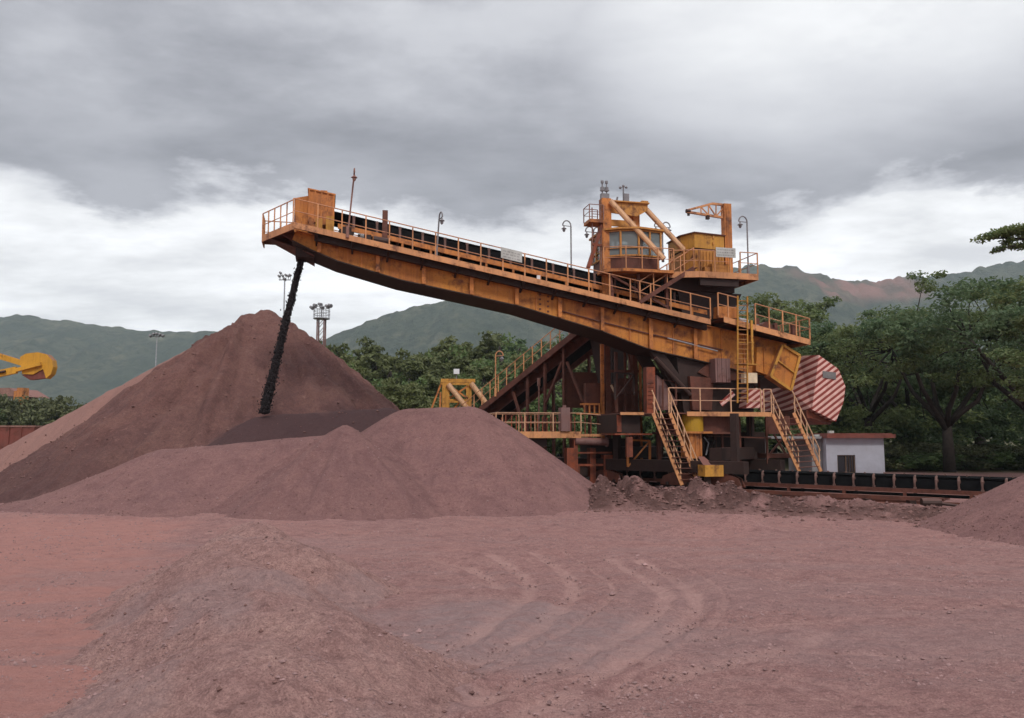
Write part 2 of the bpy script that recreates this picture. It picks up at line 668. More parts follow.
# ------------------------------------------------------------------ world
w = bpy.data.worlds.new('World')
sc.world = w
w.use_nodes = True
nt = w.node_tree
nt.nodes.clear()
SUN_EL, SUN_AZ = 44, 163      # azimuth measured clockwise from +Y


class WN(NT):
    def __init__(s, tree):
        s.t = tree


k = WN(nt)
out = k.n('ShaderNodeOutputWorld')
bg = k.n('ShaderNodeBackground')
bg.inputs['Strength'].default_value = 0.1
k.l(bg.outputs[0], out.inputs[0])
sky = k.n('ShaderNodeTexSky', sky_type='NISHITA')
sky.sun_disc = False
sky.sun_elevation = R(SUN_EL)
sky.sun_rotation = R(SUN_AZ)
sky.dust_density = 3.0
tc = k.n('ShaderNodeTexCoord')
sx = k.n('ShaderNodeSeparateXYZ')
k.l(tc.outputs['Generated'], sx.inputs[0])
X_, Y_, Z_ = sx.outputs
zc = k.math('MAXIMUM', Z_, 0.0)
den = k.math('ADD', zc, 0.16)
u_ = k.math('DIVIDE', X_, den)
v_ = k.math('DIVIDE', Y_, den)
cb = k.n('ShaderNodeCombineXYZ')
k.l(u_, cb.inputs[0])
k.l(v_, cb.inputs[1])
cb.inputs[2].default_value = 3.7
n1 = k.noise(cb.outputs[0], 0.85, 8, 0.55)
mp = k.n('ShaderNodeMapping')
mp.inputs['Location'].default_value = (5.3, 1.9, 0)
mp.inputs['Scale'].default_value = (0.8, 1.3, 1)
k.l(cb.outputs[0], mp.inputs[0])
n2 = k.noise(mp.outputs[0], 1.6, 9, 0.58)
az = k.math('ARCTAN2', X_, Y_)
cb2 = k.n('ShaderNodeCombineXYZ')
k.l(k.math('MULTIPLY', az, 3.2), cb2.inputs[0])
k.l(k.math('MULTIPLY', Z_, 9.0), cb2.inputs[1])
cb2.inputs[2].default_value = 8.1
n3 = k.noise(cb2.outputs[0], 1.5, 9, 0.6)
# elevation of the cloud base edge wanders
ze = k.math('ADD', Z_, k.math('MULTIPLY', k.math('SUBTRACT', n3, 0.5), 0.22))
ze = k.math('ADD', ze, k.math('MULTIPLY', k.math('SUBTRACT', n1, 0.5), 0.10))
band = k.ramp(ze, [(0.0, 0.87), (0.10, 0.88), (0.232, 0.90), (0.262, 0.73), (0.290, 0.355), (0.36, 0.36), (0.47, 0.46), (0.62, 0.60)])
nn = k.math('ADD', k.math('MULTIPLY', n2, 0.65), k.math('MULTIPLY', n3, 0.35))
mod = k.math('MULTIPLY_ADD', k.ramp(nn, [(0.40, 0.0), (0.58, 1.0)]), 0.42, 0.80)
lum = k.math('MULTIPLY', band, mod)
# a brighter break in the cloud towards the right
brk = k.math('SUBTRACT', az, 0.46)
bz = k.math('SUBTRACT', Z_, 0.46)
dd = k.math('ADD', k.math('MULTIPLY', brk, brk), k.math('MULTIPLY', k.math('MULTIPLY', bz, bz), 5.0))
dd = k.math('ADD', dd, k.math('MULTIPLY', k.math('SUBTRACT', n3, 0.5), 0.16))
lum = k.math('ADD', lum, k.math('MULTIPLY', k.ramp(dd, [(0.0, 1.0), (0.15, 0.0)]), 0.42))
# overhead the cloud layer is thinner and brighter
lum = k.math('MULTIPLY', lum, k.math('MULTIPLY_ADD', k.ramp(Z_, [(0.55, 0.0), (0.9, 1.0)]), 1.1, 1.0))
cloudc = k.mix(k.ramp(lum, [(0.30, 0.0), (0.85, 1.0)]), (0.935, 0.95, 1.06), (0.99, 1.0, 1.02))
cl = k.mix(1.0, cloudc, lum, 'MULTIPLY')
sc10 = k.n('ShaderNodeVectorMath', operation='SCALE')
k.l(cl, sc10.inputs[0])
sc10.inputs['Scale'].default_value = 10.0
fin = k.mix(0.97, sky.outputs[0], sc10.outputs[0])
k.l(fin, bg.inputs['Color'])

sl = bpy.data.lights.new('sun', 'SUN')
so = bpy.data.objects.new('sun', sl)
COL.objects.link(so)
sl.energy = 1.5
sl.angle = R(11)
sl.color = (1.0, 0.96, 0.90)
d = Vector((math.sin(R(SUN_AZ)) * math.cos(R(SUN_EL)), math.cos(R(SUN_AZ)) * math.cos(R(SUN_EL)), math.sin(R(SUN_EL))))
so.rotation_euler = (-d).to_track_quat('-Z', 'Y').to_euler()
so.location = (0, -20, 60)

sc.view_settings.view_transform = 'Standard'
sc.view_settings.look = 'None'
sc.view_settings.exposure = 0.24
sc.view_settings.gamma = 1.0
sc.render.engine = 'CYCLES'
sc.cycles.max_bounces = 6
sc.cycles.diffuse_bounces = 4
sc.cycles.transparent_max_bounces = 6
sc.cycles.volume_bounces = 0
sc.cycles.use_denoising = True


# ------------------------------------------------------------------ ground
def seg_dist(X, Y, pts):
    d = np.full(X.shape, 1e9)
    for (ax, ay), (bx_, by_) in zip(pts[:-1], pts[1:]):
        vx, vy = bx_ - ax, by_ - ay
        t = np.clip(((X - ax) * vx + (Y - ay) * vy) / (vx * vx + vy * vy), 0, 1)
        d = np.minimum(d, np.hypot(X - ax - t * vx, Y - ay - t * vy))
    return d


def gp(px, py, z=0.0):
    """ground point seen at a picture point"""
    d = ray(px, py)
    k_ = (z - CAMH) / d.z
    return (d.x * k_, d.y * k_)


TRACKS = [
    ([(492, 556), (520, 572), (534, 590), (520, 606), (470, 640), (400, 668)], 0.20, 1),
    ([(535, 553), (566, 570), (576, 592), (556, 618), (500, 650), (410, 690)], 0.20, 1),
    ([(605, 556), (640, 574), (668, 594), (662, 612), (610, 642), (560, 668), (480, 700)], 0.22, 1),
    ([(640, 560), (672, 576), (700, 598), (690, 622), (640, 650), (590, 680), (520, 716)], 0.22, 1),
    ([(440, 560), (480, 570), (500, 590)], 0.18, 1),
    ([(828, 634), (780, 652), (700, 668), (600, 700), (560, 718)], 0.20, 0.7),
    ([(1010, 600), (900, 616), (800, 622), (700, 640)], 0.14, 0.5),
    ([(560, 548), (590, 566), (618, 588), (600, 612), (540, 645), (450, 690)], 0.08, 0.7),
    ([(662, 556), (700, 572), (730, 598), (715, 625), (660, 660), (600, 700)], 0.08, 0.6),
    ([(380, 650), (480, 640), (600, 650), (760, 668), (900, 700)], 0.10, 0.45),
    ([(450, 700), (560, 672), (700, 655), (830, 650), (1010, 660)], 0.09, 0.5),
    ([(700, 545), (780, 560), (880, 572), (1020, 590)], 0.12, 0.35),
]


def g_attrs(X, Y):
    n = fbm(X * 0.35, Y * 0.35, 5, 3)
    n2 = fbm(X * 1.3, Y * 1.3, 5, 9)
    tr = np.zeros(X.shape)
    hz = np.zeros(X.shape)
    near = (Y > 5) & (Y < 40) & (np.abs(X) < 30)
    xn, yn = X[near], Y[near]
    tn = np.zeros(xn.shape)
    hn = np.zeros(xn.shape)
    for pts, wd, st in TRACKS:
        g = [gp(*p) for p in pts]
        # smooth the polyline
        for _ in range(3):
            ng = [g[0]]
            for a, b in zip(g[:-1], g[1:]):
                ng += [(a[0] * .75 + b[0] * .25, a[1] * .75 + b[1] * .25), (a[0] * .25 + b[0] * .75, a[1] * .25 + b[1] * .75)]
            g = ng + [g[-1]]
        dd_ = seg_dist(xn, yn, g) + 0.07 * fbm(xn * 2.5, yn * 2.5, 4, 31)
        tn = np.maximum(tn, st * (1 - sstep(wd * 0.3, wd * 1.1, dd_)) * (0.55 + 0.45 * np.clip(0.5 + 2 * fbm(xn * 2.2, yn * 2.2, 4, 47), 0, 1)))
        hn -= 0.030 * st * (1 - sstep(wd * 0.4, wd, dd_))
        hn += 0.022 * st * np.exp(-((dd_ - wd * 1.6) / (wd * 0.45)) ** 2)
    tr[near] = tn * 0.5
    hz[near] = hn
    # red haul lane at the left
    lane = 1 - sstep(-0.9, 0.9, X + 0.44 * Y - 0.6 + 1.4 * n + 0.6 * n2)
    lane = lane * (1 - sstep(24, 30, Y)) * 0.85
    far_red = (1 - sstep(0.0, 0.35, np.abs(n + 0.05))) * sstep(16, 20, Y) * (1 - sstep(26, 30, Y)) * 0.2
    # grey gravel spill in the middle foreground, purple streaks at the right
    cx, cy = gp(500, 628)
    gr = 1 - sstep(0.5, 1.25, np.hypot((X - cx) / 3.0, (Y - cy) / 1.9) + 0.5 * n + 0.3 * n2)
    cx, cy = gp(330, 705)
    gr2 = 0.7 * (1 - sstep(0.3, 1.2, np.hypot((X - cx) / 2.0, (Y - cy) / 0.9) + 0.6 * n2))
    cx, cy = gp(860, 645)
    gr3 = 0.45 * (1 - sstep(0.4, 1.3, np.hypot((X - cx) / 5.0, (Y - cy) / 1.0) + 0.8 * n + 0.4 * n2))
    st = 0.30 * sstep(0.05, 0.35, fbm(X * 0.25, Y * 1.4, 5, 77)) * (Y < 22)
    grey = np.clip(np.maximum.reduce([gr * 0.95, gr2, gr3, st]), 0, 1)
    red = np.clip(np.maximum(lane, far_red), 0, 1) * (1 - 0.8 * grey)
    green = sstep(56, 64, Y + 6 * n)
    return tr, red, grey, green, hz


ang = np.unique(np.concatenate([np.linspace(-180, -62, 40), np.linspace(-62, -38, 60), np.linspace(-38, 38, 900), np.linspace(38, 62, 60), np.linspace(62, 180, 40)]))
rad = np.concatenate([np.geomspace(0.4, 6.5, 40)[:-1], np.geomspace(6.5, 48, 620)[:-1], np.geomspace(48, 4300, 90)])
A, RR = np.meshgrid(np.radians(ang), rad)
GX, GY = RR * np.sin(A), RR * np.cos(A)


def berm_c(X):
    return 32.0 - 0.048 * np.clip(X - 4, 0, 14) ** 2 + 0.0 * X


def berm_h(X, Y):
    """scraped bank of loose earth in front of the machine"""
    c = berm_c(X)
    d_ = Y - c + 0.8 * fbm(X * 0.3, Y * 0.3, 3, 5)
    prof = np.where(d_ < 0, 1 - np.clip(-d_ / 2.1, 0, 1) ** 1.3, 1 - 0.6 * np.clip(d_ / 2.5, 0, 1))
    prof = prof * (1 - sstep(3.0, 6.5, d_))
    ext = sstep(1.0, 3.5, X) * (1 - 0.52 * sstep(6.5, 12.0, X)) * (1 - sstep(17, 21, X))
    lump = 0.55 * np.abs(fbm(X * 0.8, Y * 0.8, 5, 21)) * 2 + 0.34 * fbm(X * 1.8, Y * 1.8, 4, 22) + 0.10 * fbm(X * 4.5, Y * 4.5, 2, 24)
    return prof * ext * (0.52 + lump), d_, ext


def ground_h(X, Y):
    h = 0.10 * fbm(X * 0.12, Y * 0.12, 4, 11) + 0.05 * fbm(X * 0.7, Y * 0.7, 5, 12) + 0.030 * fbm(X * 3.5, Y * 3.5, 5, 13)
    h = h + 0.05 * np.abs(fbm(X * 0.5, Y * 1.3, 4, 14))
    h = h * (1 - sstep(45, 70, np.hypot(X, Y)))
    b, _, _ = berm_h(X, Y)
    # small heaps in front of the bank and in the middle of the yard
    for (px, py, hh, rr) in ((735, 528, 0.42, 1.5), (690, 531, 0.22, 1.0), (205, 512, 0.35, 2.2), (362, 515, 0.45, 1.3), (255, 515, 0.25, 1.6), (600, 520, 0.12, 1.6)):
        cx, cy = gp(px, py)
        h = h + hh * np.exp(-((X - cx) ** 2 + (Y - cy) ** 2) / (rr * 0.62) ** 2)
    return h + b


tr, red, grey, green, hz = g_attrs(GX, GY)
_, bd, bext = berm_h(GX, GY)
face = np.exp(-((bd + 0.9) / 0.8) ** 2) * bext  # ragged shadows of the bank face, painted in as dark colour
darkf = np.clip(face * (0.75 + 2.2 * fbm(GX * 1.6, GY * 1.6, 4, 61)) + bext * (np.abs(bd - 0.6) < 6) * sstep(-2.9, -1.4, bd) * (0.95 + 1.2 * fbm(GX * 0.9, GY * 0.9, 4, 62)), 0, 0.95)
GZ = ground_h(GX, GY) + hz
gnd = grid_obj('ground', GX, GY, GZ, 'ground_dust', attrs=dict(track=tr, red=red, grey=grey, green=green, dark=darkf))
gnd['kind'] = 'structure'


# ------------------------------------------------------------------ heaps
def cone(X, Y, a, b, ha, hb, slope, rill=0.0, seed=0, top=0.3):
    """angle-of-repose heap along the segment a-b"""
    vx, vy = b[0] - a[0], b[1] - a[1]
    L2 = max(vx * vx + vy * vy, 1e-6)
    t_ = np.clip(((X - a[0]) * vx + (Y - a[1]) * vy) / L2, 0, 1)
    cx, cy = a[0] + t_ * vx, a[1] + t_ * vy
    d_ = np.hypot(X - cx, Y - cy)
    an = np.arctan2(Y - cy, X - cx) + t_ * math.sqrt(L2) * 0.25
    k_ = 6.0
    rl = fbm(np.cos(an) * k_ + 9, np.sin(an) * k_ + d_ * 0.10, 5, seed)
    ds = np.sqrt(d_ * d_ + top * top) - top
    return ha + (hb - ha) * t_ - slope * ds + rill * rl * np.clip(d_ * 0.5, 0, 1)


def smax(a, b, k_=0.15):
    h = np.clip(0.5 + 0.5 * (a - b) / k_, 0, 1)
    return b + (a - b) * h + k_ * h * (1 - h)


def toe(Z):
    s_ = np.where(Z > 2, Z, 0.16 * np.log1p(np.exp(np.clip(Z, -6, 2) / 0.16)))
    return s_ - 0.10 * np.exp(-np.maximum(s_, 0) / 0.3)


def heap(name, label, x0, x1, y0, y1, step, hf, mat='pile_ore', cat='ore pile', group=None, sink=0.25, rough_=0.05):
    xs, ys = np.arange(x0, x1, step), np.arange(y0, y1, step)
    X, Y = np.meshgrid(xs, ys)
    Z, at = hf(X, Y)
    Z = Z + rough_ * fbm(X * 1.6, Y * 1.6, 6, 71)
    g = ground_h(X, Y)
    # material runs out softly at the toe
    Z = toe(Z)
    o = grid_obj(name, X, Y, Z, mat, keep=Z > g - 0.03, attrs=at)
    tag(o, label, cat, group)
    return o


def big_pile(X, Y):
    p0 = P(243, 316, 43)
    p1 = P(281, 316, 43.6)
    top = p0.z + 0.1
    h = cone(X, Y, (p0.x, p0.y), (p1.x, p1.y), top, top, 0.80, 0.75, 2, 0.25)
    h = h + 0.30 * fbm(X * 0.7, Y * 0.7, 5, 3) + 0.22 * np.abs(fbm(X * 1.8, Y * 1.8, 4, 4))
    bump = 0.55 * np.exp(-((X - p1.x + 0.75) ** 2) / 0.3) + 0.38 * np.exp(-((X - p0.x - 0.15) ** 2) / 0.2)
    h = h + bump * np.exp(-((Y - 43.3) ** 2) / 1.5) - 0.25
    # older windrow running off to the left and away
    w0, w1 = (p0.x - 0.6, 44.2), (-35.0, 47.0)
    h2 = cone(X, Y, w0, w1, top - 0.30, -0.7, 0.88, 0.40, 6, 0.6)
    # lower outlier on the far left
    h = smax(h, h2, 0.25)
    # fresh cone under the stream
    l0, l1 = P(262, 415, 35.6), P(388, 404, 39.9)
    h3 = cone(X, Y, (l0.x, l0.y), (l1.x, l1.y), l0.z - 0.05, l1.z - 0.2, 0.70, 0.12, 8, 0.5)
    fresh = sstep(-0.55, 0.35, h3 - h + 0.5 * fbm(X * 1.1, Y * 1.1, 4, 19)) * 0.85
    crease = np.exp(-((h - h2) / 0.5) ** 2) * (h < h2 + 0.5) * (X < p0.x) * 0.0
    old = sstep(0.0, 0.4, h2 - cone(X, Y, (p0.x, p0.y), (p1.x, p1.y), top, top, 0.80, 0.75, 2, 0.25)) * (X < p0.x)
    # dark purplish skirt at the left foot
    sk = (1 - sstep(1.6, 3.6, h + 1.2 * fbm(X * 0.5, Y * 0.5, 4, 23))) * (1 - sstep(-21, -13, X)) * 0.4
    fresh = np.maximum(fresh, sk * (1 - old))
    h = smax(h, h3, 0.2)
    return h, dict(fresh=fresh, pale=np.clip(old * 0.75, 0, 1))


heap('ore_pile', 'tallest reddish brown ore pile, under the falling stream of ore', -46, 6, 28, 66, 0.14, big_pile, group='piles of iron ore')


def mid_pile(X, Y):
    c1 = P(345, 426, 30.6)
    c2a, c2b = P(408, 410, 34.4), P(470, 409, 34.0)
    l0, l1 = P(330, 432, 33.2), P(165, 450, 32.2)
    l2 = P(95, 478, 30.2)
    h = cone(X, Y, (c1.x, c1.y), (c1.x + 0.05, c1.y), c1.z + 0.05, c1.z + 0.05, 0.66, 0.30, 31, 0.10)
    h2 = cone(X, Y, (c2a.x, c2a.y), (c2b.x, c2b.y), c2a.z + 0.05, c2b.z + 0.10, 0.70, 0.14, 33, 0.55)
    h3 = cone(X, Y, (l0.x, l0.y), (l1.x, l1.y), l0.z - 0.1, l1.z, 0.62, 0.12, 35, 0.8)
    h4 = cone(X, Y, (l1.x, l1.y), (l2.x - 2.5, l2.y), l1.z, 0.35, 0.42, 0.12, 36, 0.9)
    red_ = sstep(0.0, 0.2, h - np.maximum(h2, h3))
    hh = smax(smax(h, h2, 0.12), smax(h3, h4, 0.2), 0.12)
    return hh, dict(fresh=red_ * 0.12, pale=np.zeros(X.shape))


heap('ore_pile', 'low ore heap with a sharp cone and flat shoulder, in front of the tallest pile', -25, 6, 23, 41, 0.09, mid_pile, 'front_pile_ore', group='piles of iron ore', rough_=0.035)


def right_pile(X, Y):
    h = cone(X, Y, (18.3, 22.6), (21, 21.5), 3.0, 3.2, 0.56, 0.10, 41, 0.6)
    return h, dict(fresh=np.zeros(X.shape), pale=np.zeros(X.shape))


heap('ore_pile', 'ore heap sloping in at the right edge, in front of the yard conveyor', 10.5, 28, 15.5, 29, 0.08, right_pile, 'front_pile_ore', group='piles of iron ore', rough_=0.03)


def mound(X, Y):
    h = np.full(X.shape, -1.0)
    for i, (px, py, Y0, qx, qy, Y1, s_) in enumerate((
            (252, 524, 17.0, 258, 531, 16.2, 0.70),
            (236, 538, 15.0, 300, 548, 14.3, 0.62),
            (212, 556, 12.7, 268, 577, 11.6, 0.70),
            (262, 596, 9.9, 330, 622, 9.2, 0.62),
            (205, 590, 10.8, 225, 610, 10.2, 0.66),
            (215, 652, 8.5, 270, 655, 8.2, 0.50))):
        a, b = P(px, py, Y0), P(qx, qy, Y1)
        c = cone(X, Y, (a.x, a.y), (b.x, b.y), a.z, b.z, s_, 0.10, 50 + i, 0.35)
        h = smax(h, c, 0.08)
    h = h + 0.07
    z0 = np.zeros(X.shape)
    n2 = fbm(X * 1.3, Y * 1.3, 5, 9)
    gr = np.clip(sstep(0.0, 0.3, fbm(X * 0.8, Y * 0.8, 5, 15)) * 0.6, 0, 1)
    h = h + 0.06 * fbm(X * 2.6, Y * 2.6, 5, 16) + 0.03 * fbm(X * 9, Y * 9, 3, 17)
    return h, dict(track=z0, red=z0, grey=gr, green=z0, dark=z0)


mo = heap('ore_mound', 'long low grey-brown mound of tipped ore lying across the foreground yard', -10.5, 1.5, 5.6, 20.5, 0.035, mound, 'mound_ore', cat='mound', sink=0.1, rough_=0.05)

# pebbles strewn over the yard
PB = MB()
rnd = random.Random(5)
pv, pf = [], []
oct_v = np.array([(1, 0, 0), (-1, 0, 0), (0, 1, 0), (0, -1, 0), (0, 0, 1), (0, 0, -1)], float)
oct_f = [(0, 2, 4), (2, 1, 4), (1, 3, 4), (3, 0, 4), (2, 0, 5), (1, 2, 5), (3, 1, 5), (0, 3, 5)]
rs = np.random.RandomState(4)
N = 34000
yy = 6.5 + 26 * rs.rand(N) ** 1.9
xx = (rs.rand(N) - 0.5) * 1.45 * yy
keep = fbm(xx * 0.7, yy * 0.7, 4, 88) + 0.35 * rs.rand(N) > 0.12
xx, yy = xx[keep], yy[keep]
nz_ = fbm(xx * 1.6, yy * 1.6, 6, 71)
zz_ = np.maximum(ground_h(xx, yy), toe(mound(xx, yy)[0] + 0.05 * nz_))
zz_ = np.maximum(zz_, toe(mid_pile(xx, yy)[0] + 0.035 * nz_))
zz_ = np.maximum(zz_, toe(right_pile(xx, yy)[0] + 0.03 * nz_))
ssz = (0.008 + 0.024 * rs.rand(len(xx)) ** 3) * (0.8 + yy * 0.02)
ssz[rs.rand(len(xx)) < 0.006] *= 2.0
M = len(xx)
sc3 = ssz[:, None, None] * (0.6 + 0.8 * rs.rand(M, 6, 1)) * np.array([1, 1, 0.75])
V = oct_v[None] * sc3
th = rs.rand(M) * 6.28
c_, s_ = np.cos(th)[:, None], np.sin(th)[:, None]
Vx = V[..., 0] * c_ - V[..., 1] * s_ + xx[:, None]
Vy = V[..., 0] * s_ + V[..., 1] * c_ + yy[:, None]
Vz = V[..., 2] + zz_[:, None] + 0.003
co = np.stack([Vx, Vy, Vz], -1).reshape(-1, 3)
fi = (np.array(oct_f)[None] + (np.arange(M) * 6)[:, None, None]).reshape(-1, 3)
me = bpy.data.meshes.new('gravel')
me.from_pydata(co.tolist(), [], fi.tolist())
me.materials.append(MATS['pebble_stone'])
tag(mesh_obj('gravel', me), 'loose pebbles strewn over the red yard', 'gravel', kind='stuff')


# ------------------------------------------------------------------ hills
def hill(name, Y0, prof, half, seed, scarps=(), rough_=0.05, back=1.0):
    xs_px = np.array([p[0] for p in prof], float)
    zt = np.array([P(p[0], p[1], Y0).z for p in prof])
    xw = np.array([P(p[0], p[1], Y0).x for p in prof])
    xs = np.linspace(xw[0], xw[-1], 420)
    top = np.interp(xs, xw, zt)
    ker = np.ones(7) / 7
    top = np.convolve(np.pad(top, 3, 'edge'), ker, 'valid')
    ys = Y0 + np.linspace(-half, half * back, 130)
    X, Y = np.meshgrid(xs, ys)
    T = np.tile(top, (len(ys), 1))
    d_ = np.abs(Y - Y0) / np.where(Y < Y0, half, half * back)
    k_ = 2.2 / half
    gul = np.abs(fbm(X * k_ * 1.3, Y * k_ * 0.35, 5, seed))
    spur = fbm(X * k_, Y * k_, 5, seed + 5)
    prof_ = (1 - d_) ** 1.15
    side = d_ * (1 - d_) * 4
    Z = T * prof_ + T * side * (0.16 * spur - 0.34 * gul)
    # woodland bumps
    Z = Z + rough_ * T.mean() * np.abs(fbm(X * 0.05 * 1000 / Y0, Y * 0.05 * 1000 / Y0, 3, seed + 9)) * (0.3 + 0.7 * prof_)
    Z = Z - 3.0 * d_
    sca = np.zeros(X.shape)
    PX = 512 + FPX * X / Y0
    el = (Z - CAMH) / Y
    PYY = 359 - FPX * np.tan(np.arctan(el) - PIT)
    for (ax, bx_, ay, by_, st) in scarps:
        nn_ = fbm(X * 0.02, Y * 0.02, 4, seed + 20)
        m = sstep(ax - 12, ax + 12, PX + 26 * nn_) * (1 - sstep(bx_ - 12, bx_ + 12, PX + 26 * nn_))
        m = m * sstep(ay - 3, ay + 3, PYY + 10 * nn_) * (1 - sstep(by_ - 6, by_ + 6, PYY + 10 * nn_)) * (Y <= Y0 + 10)
        sca = np.maximum(sca, m * st * np.clip(0.75 + 1.6 * nn_, 0.3, 1))
    o = grid_obj(name, X, Y, Z, 'hill_cover', attrs=dict(scarp=sca))
    o['kind'] = 'structure'
    return o


hill('hills', 1950, [(-420, 340), (-260, 322), (-120, 330), (-40, 326), (0, 318), (12, 315), (30, 315), (45, 319), (62, 321), (100, 325), (130, 330), (160, 332), (190, 332), (215, 331), (245, 336), (300, 352), (380, 380), (450, 405), (520, 430)], 800, 3)
hill('hills', 1700, [(150, 436), (230, 400), (300, 352), (330, 336), (350, 329), (382, 316), (415, 306), (445, 301), (480, 302), (520, 300), (560, 304), (600, 312), (660, 330), (740, 360), (820, 400), (860, 430)], 620, 4)
hill('hills', 1900, [(560, 400), (620, 345), (660, 300), (700, 275), (740, 268), (757, 266), (785, 268), (795, 267), (803, 273), (812, 275), (835, 279), (860, 281), (884, 282), (892, 278), (903, 277), (912, 278), (935, 276), (942, 273), (965, 272), (990, 264), (1024, 261), (1080, 256), (1160, 266), (1300, 300), (1400, 340)], 760, 5,
     scarps=((812, 918, 279, 300, 1.0), (783, 815, 266, 280, 0.5)))

# even, pale monsoon air from the camera out past the hills
hz_ = MB().wbox(-4400, 4400, -4400, 4400, -4.5, 430)
MATS['haze_air'] = bpy.data.materials.new('haze_air')
MATS['haze_air'].use_nodes = True
hn = MATS['haze_air'].node_tree
hn.nodes.clear()
ho = hn.nodes.new('ShaderNodeOutputMaterial')
hv = hn.nodes.new('ShaderNodeVolumePrincipled')
hv.inputs['Color'].default_value = (0.80, 0.91, 1.0, 1)
hv.inputs['Density'].default_value = 0.00016
hn.links.new(hv.outputs[0], ho.inputs['Volume'])
tag(part('haze', hz_, 'haze_air'), None, None, kind='stuff')
# ------------------------------------------------------------------ helpers for steelwork
def lerp(a, b, t):
    return Vector(a) * (1 - t) + Vector(b) * t


def rails(mb, pts, h=1.1, gap=1.05, r=0.028, mid=(0.5,), post=True, rr=None, toe=0.0):
    """handrail along a polyline of deck-edge points"""
    pts = [Vector(p) for p in pts]
    up = Vector((0, 0, 1))
    for a, b in zip(pts[:-1], pts[1:]):
        n = max(1, round((b - a).length / gap))
        for i in range(n + 1):
            p = lerp(a, b, i / n)
            if post and not (i == n and b is not pts[-1]):
                mb.beam(p, p + up * h, r * 2.1, r * 2.1)
        mb.tube([a + up * h, b + up * h], r, 6)
        for m in mid:
            mb.tube([a + up * h * m, b + up * h * m], r * 0.8, 5)
        if toe:
            mb.beam(a + up * toe * .5, b + up * toe * .5, 0.02, toe)


def ladder(mb, p, q, side, w=0.5, rung=0.28, r=0.03):
    """p bottom, q top, side = unit vector across"""
    p, q, side = Vector(p), Vector(q), Vector(side)
    for s_ in (-.5, .5):
        mb.beam(p + side * w * s_, q + side * w * s_, r * 2, r * 2.4)
    n = int((q - p).length / rung)
    for i in range(1, n):
        c = lerp(p, q, i / n)
        mb.tube([c - side * w * .5, c + side * w * .5], r * 0.85, 5)


def lamp_post(root, base, height, face, lean=0.0, mat='lamp_grey', double=False, label=None):
    """pole with a hooped top and a hanging bell lamp"""
    base = Vector(base)
    f = Vector((face[0], face[1], 0)).normalized()
    top = base + Vector((lean * height, 0, height))
    hoop = 0.36
    mb = MB()
    mb.tube([base, top], 0.038, 7)
    mb.tube([base, base + Vector((0, 0, 0.5))], 0.075, 7)
    dirs = [f, -f] if double else [f]
    for g in dirs:
        arc = []
        for i in range(9):
            a = math.pi * i / 8
            arc.append(top + g * hoop * (1 - math.cos(a)) * 0.62 + Vector((0, 0, 1)) * math.sin(a) * hoop * 0.75)
        mb.tube(arc, 0.035, 6)
        mb.tube([top + Vector((0, 0, -.02)), arc[-1]], 0.022, 5)
    o = part('lamp_post', mb, mat, root, label=label)
    for g in dirs:
        e = top + g * hoop * 1.05
        lb = MB()
        lb.tube([e + Vector((0, 0, -0.02)), e + Vector((0, 0, -0.10)), e + Vector((0, 0, -0.16)), e + Vector((0, 0, -0.18))], [0.03, 0.05, 0.13, 0.14], 10)
        lb.tube([e + Vector((0, 0, -0.18)), e + Vector((0, 0, -0.27)), e + Vector((0, 0, -0.34))], [0.06, 0.08, 0.03], 8)
        part('lamp', lb, mat if mat != 'rail_paint' else 'lamp_grey', o)
    return o


u3 = Vector((BF.u.x, BF.u.y, 0))
v3 = Vector((BF.v.x, BF.v.y, 0))
UP = Vector((0, 0, 1))
S_SL = 19.4                              # slewing centre along the boom
SLEW = BF.W(S_SL, 1.9, 0)
ST = thing('stacker', 'large rusty orange ore stacker with a long raised boom, glazed cabin and striped counterweight', 'ore stacker', (SLEW.x, SLEW.y, 0))


def line_z(px0, py0, px1, py1, t):
    """returns f(s) -> z for the straight line between two picture points on plane t"""
    a, b = BF.q(px0, py0, t), BF.q(px1, py1, t)
    return (lambda s_: a[1] + (b[1] - a[1]) * (s_ - a[0]) / (b[0] - a[0])), a[0], b[0]


DZ, S0, S1 = line_z(293, 223, 707, 319.5, 0.0)         # walkway deck line of the boom
T_W, T_N, T_F, T_E = 0.0, 0.85, 3.05, 3.85              # walkway edge, near web, far web, far edge

# ---- girder
top_px = [(296, 238), (400, 258), (520, 285), (604, 304.5), (696, 327), (760, 342), (786, 346)]
bot_px = [(786, 386), (770, 377), (752, 374), (711, 363), (649, 349), (602, 331), (520, 306), (455, 291.5), (400, 279.5), (372, 271), (337, 260.5), (312, 250), (292, 240)]
topq = [BF.q(x, y, T_N) for x, y in top_px]
botq = [BF.q(x, y, T_N) for x, y in bot_px]
# top follows the deck just beneath it
topq = [(a, DZ(a) - 0.07) for a, z in topq]
g = MB()
g.prism(BF, topq + botq, T_N, T_N + 0.06)
g.prism(BF, topq + botq, T_F - 0.06, T_F)


def interp(poly, s_):
    ps = sorted(poly)
    for a, b in zip(ps[:-1], ps[1:]):
        if a[0] <= s_ <= b[0]:
            return a[1] + (b[1] - a[1]) * (s_ - a[0]) / max(1e-6, b[0] - a[0])
    return ps[0][1] if s_ < ps[0][0] else ps[-1][1]


def strip(mb, poly, t0, t1, th, dz=0.0):
    ps = sorted(poly)
    for a, b in zip(ps[:-1], ps[1:]):
        c = []
        for z_ in (-th / 2, th / 2):
            c += [BF.W(a[0], t0, a[1] + z_ + dz), BF.W(b[0], t0, b[1] + z_ + dz), BF.W(b[0], t1, b[1] + z_ + dz), BF.W(a[0], t1, a[1] + z_ + dz)]
        mb.hexa(c)


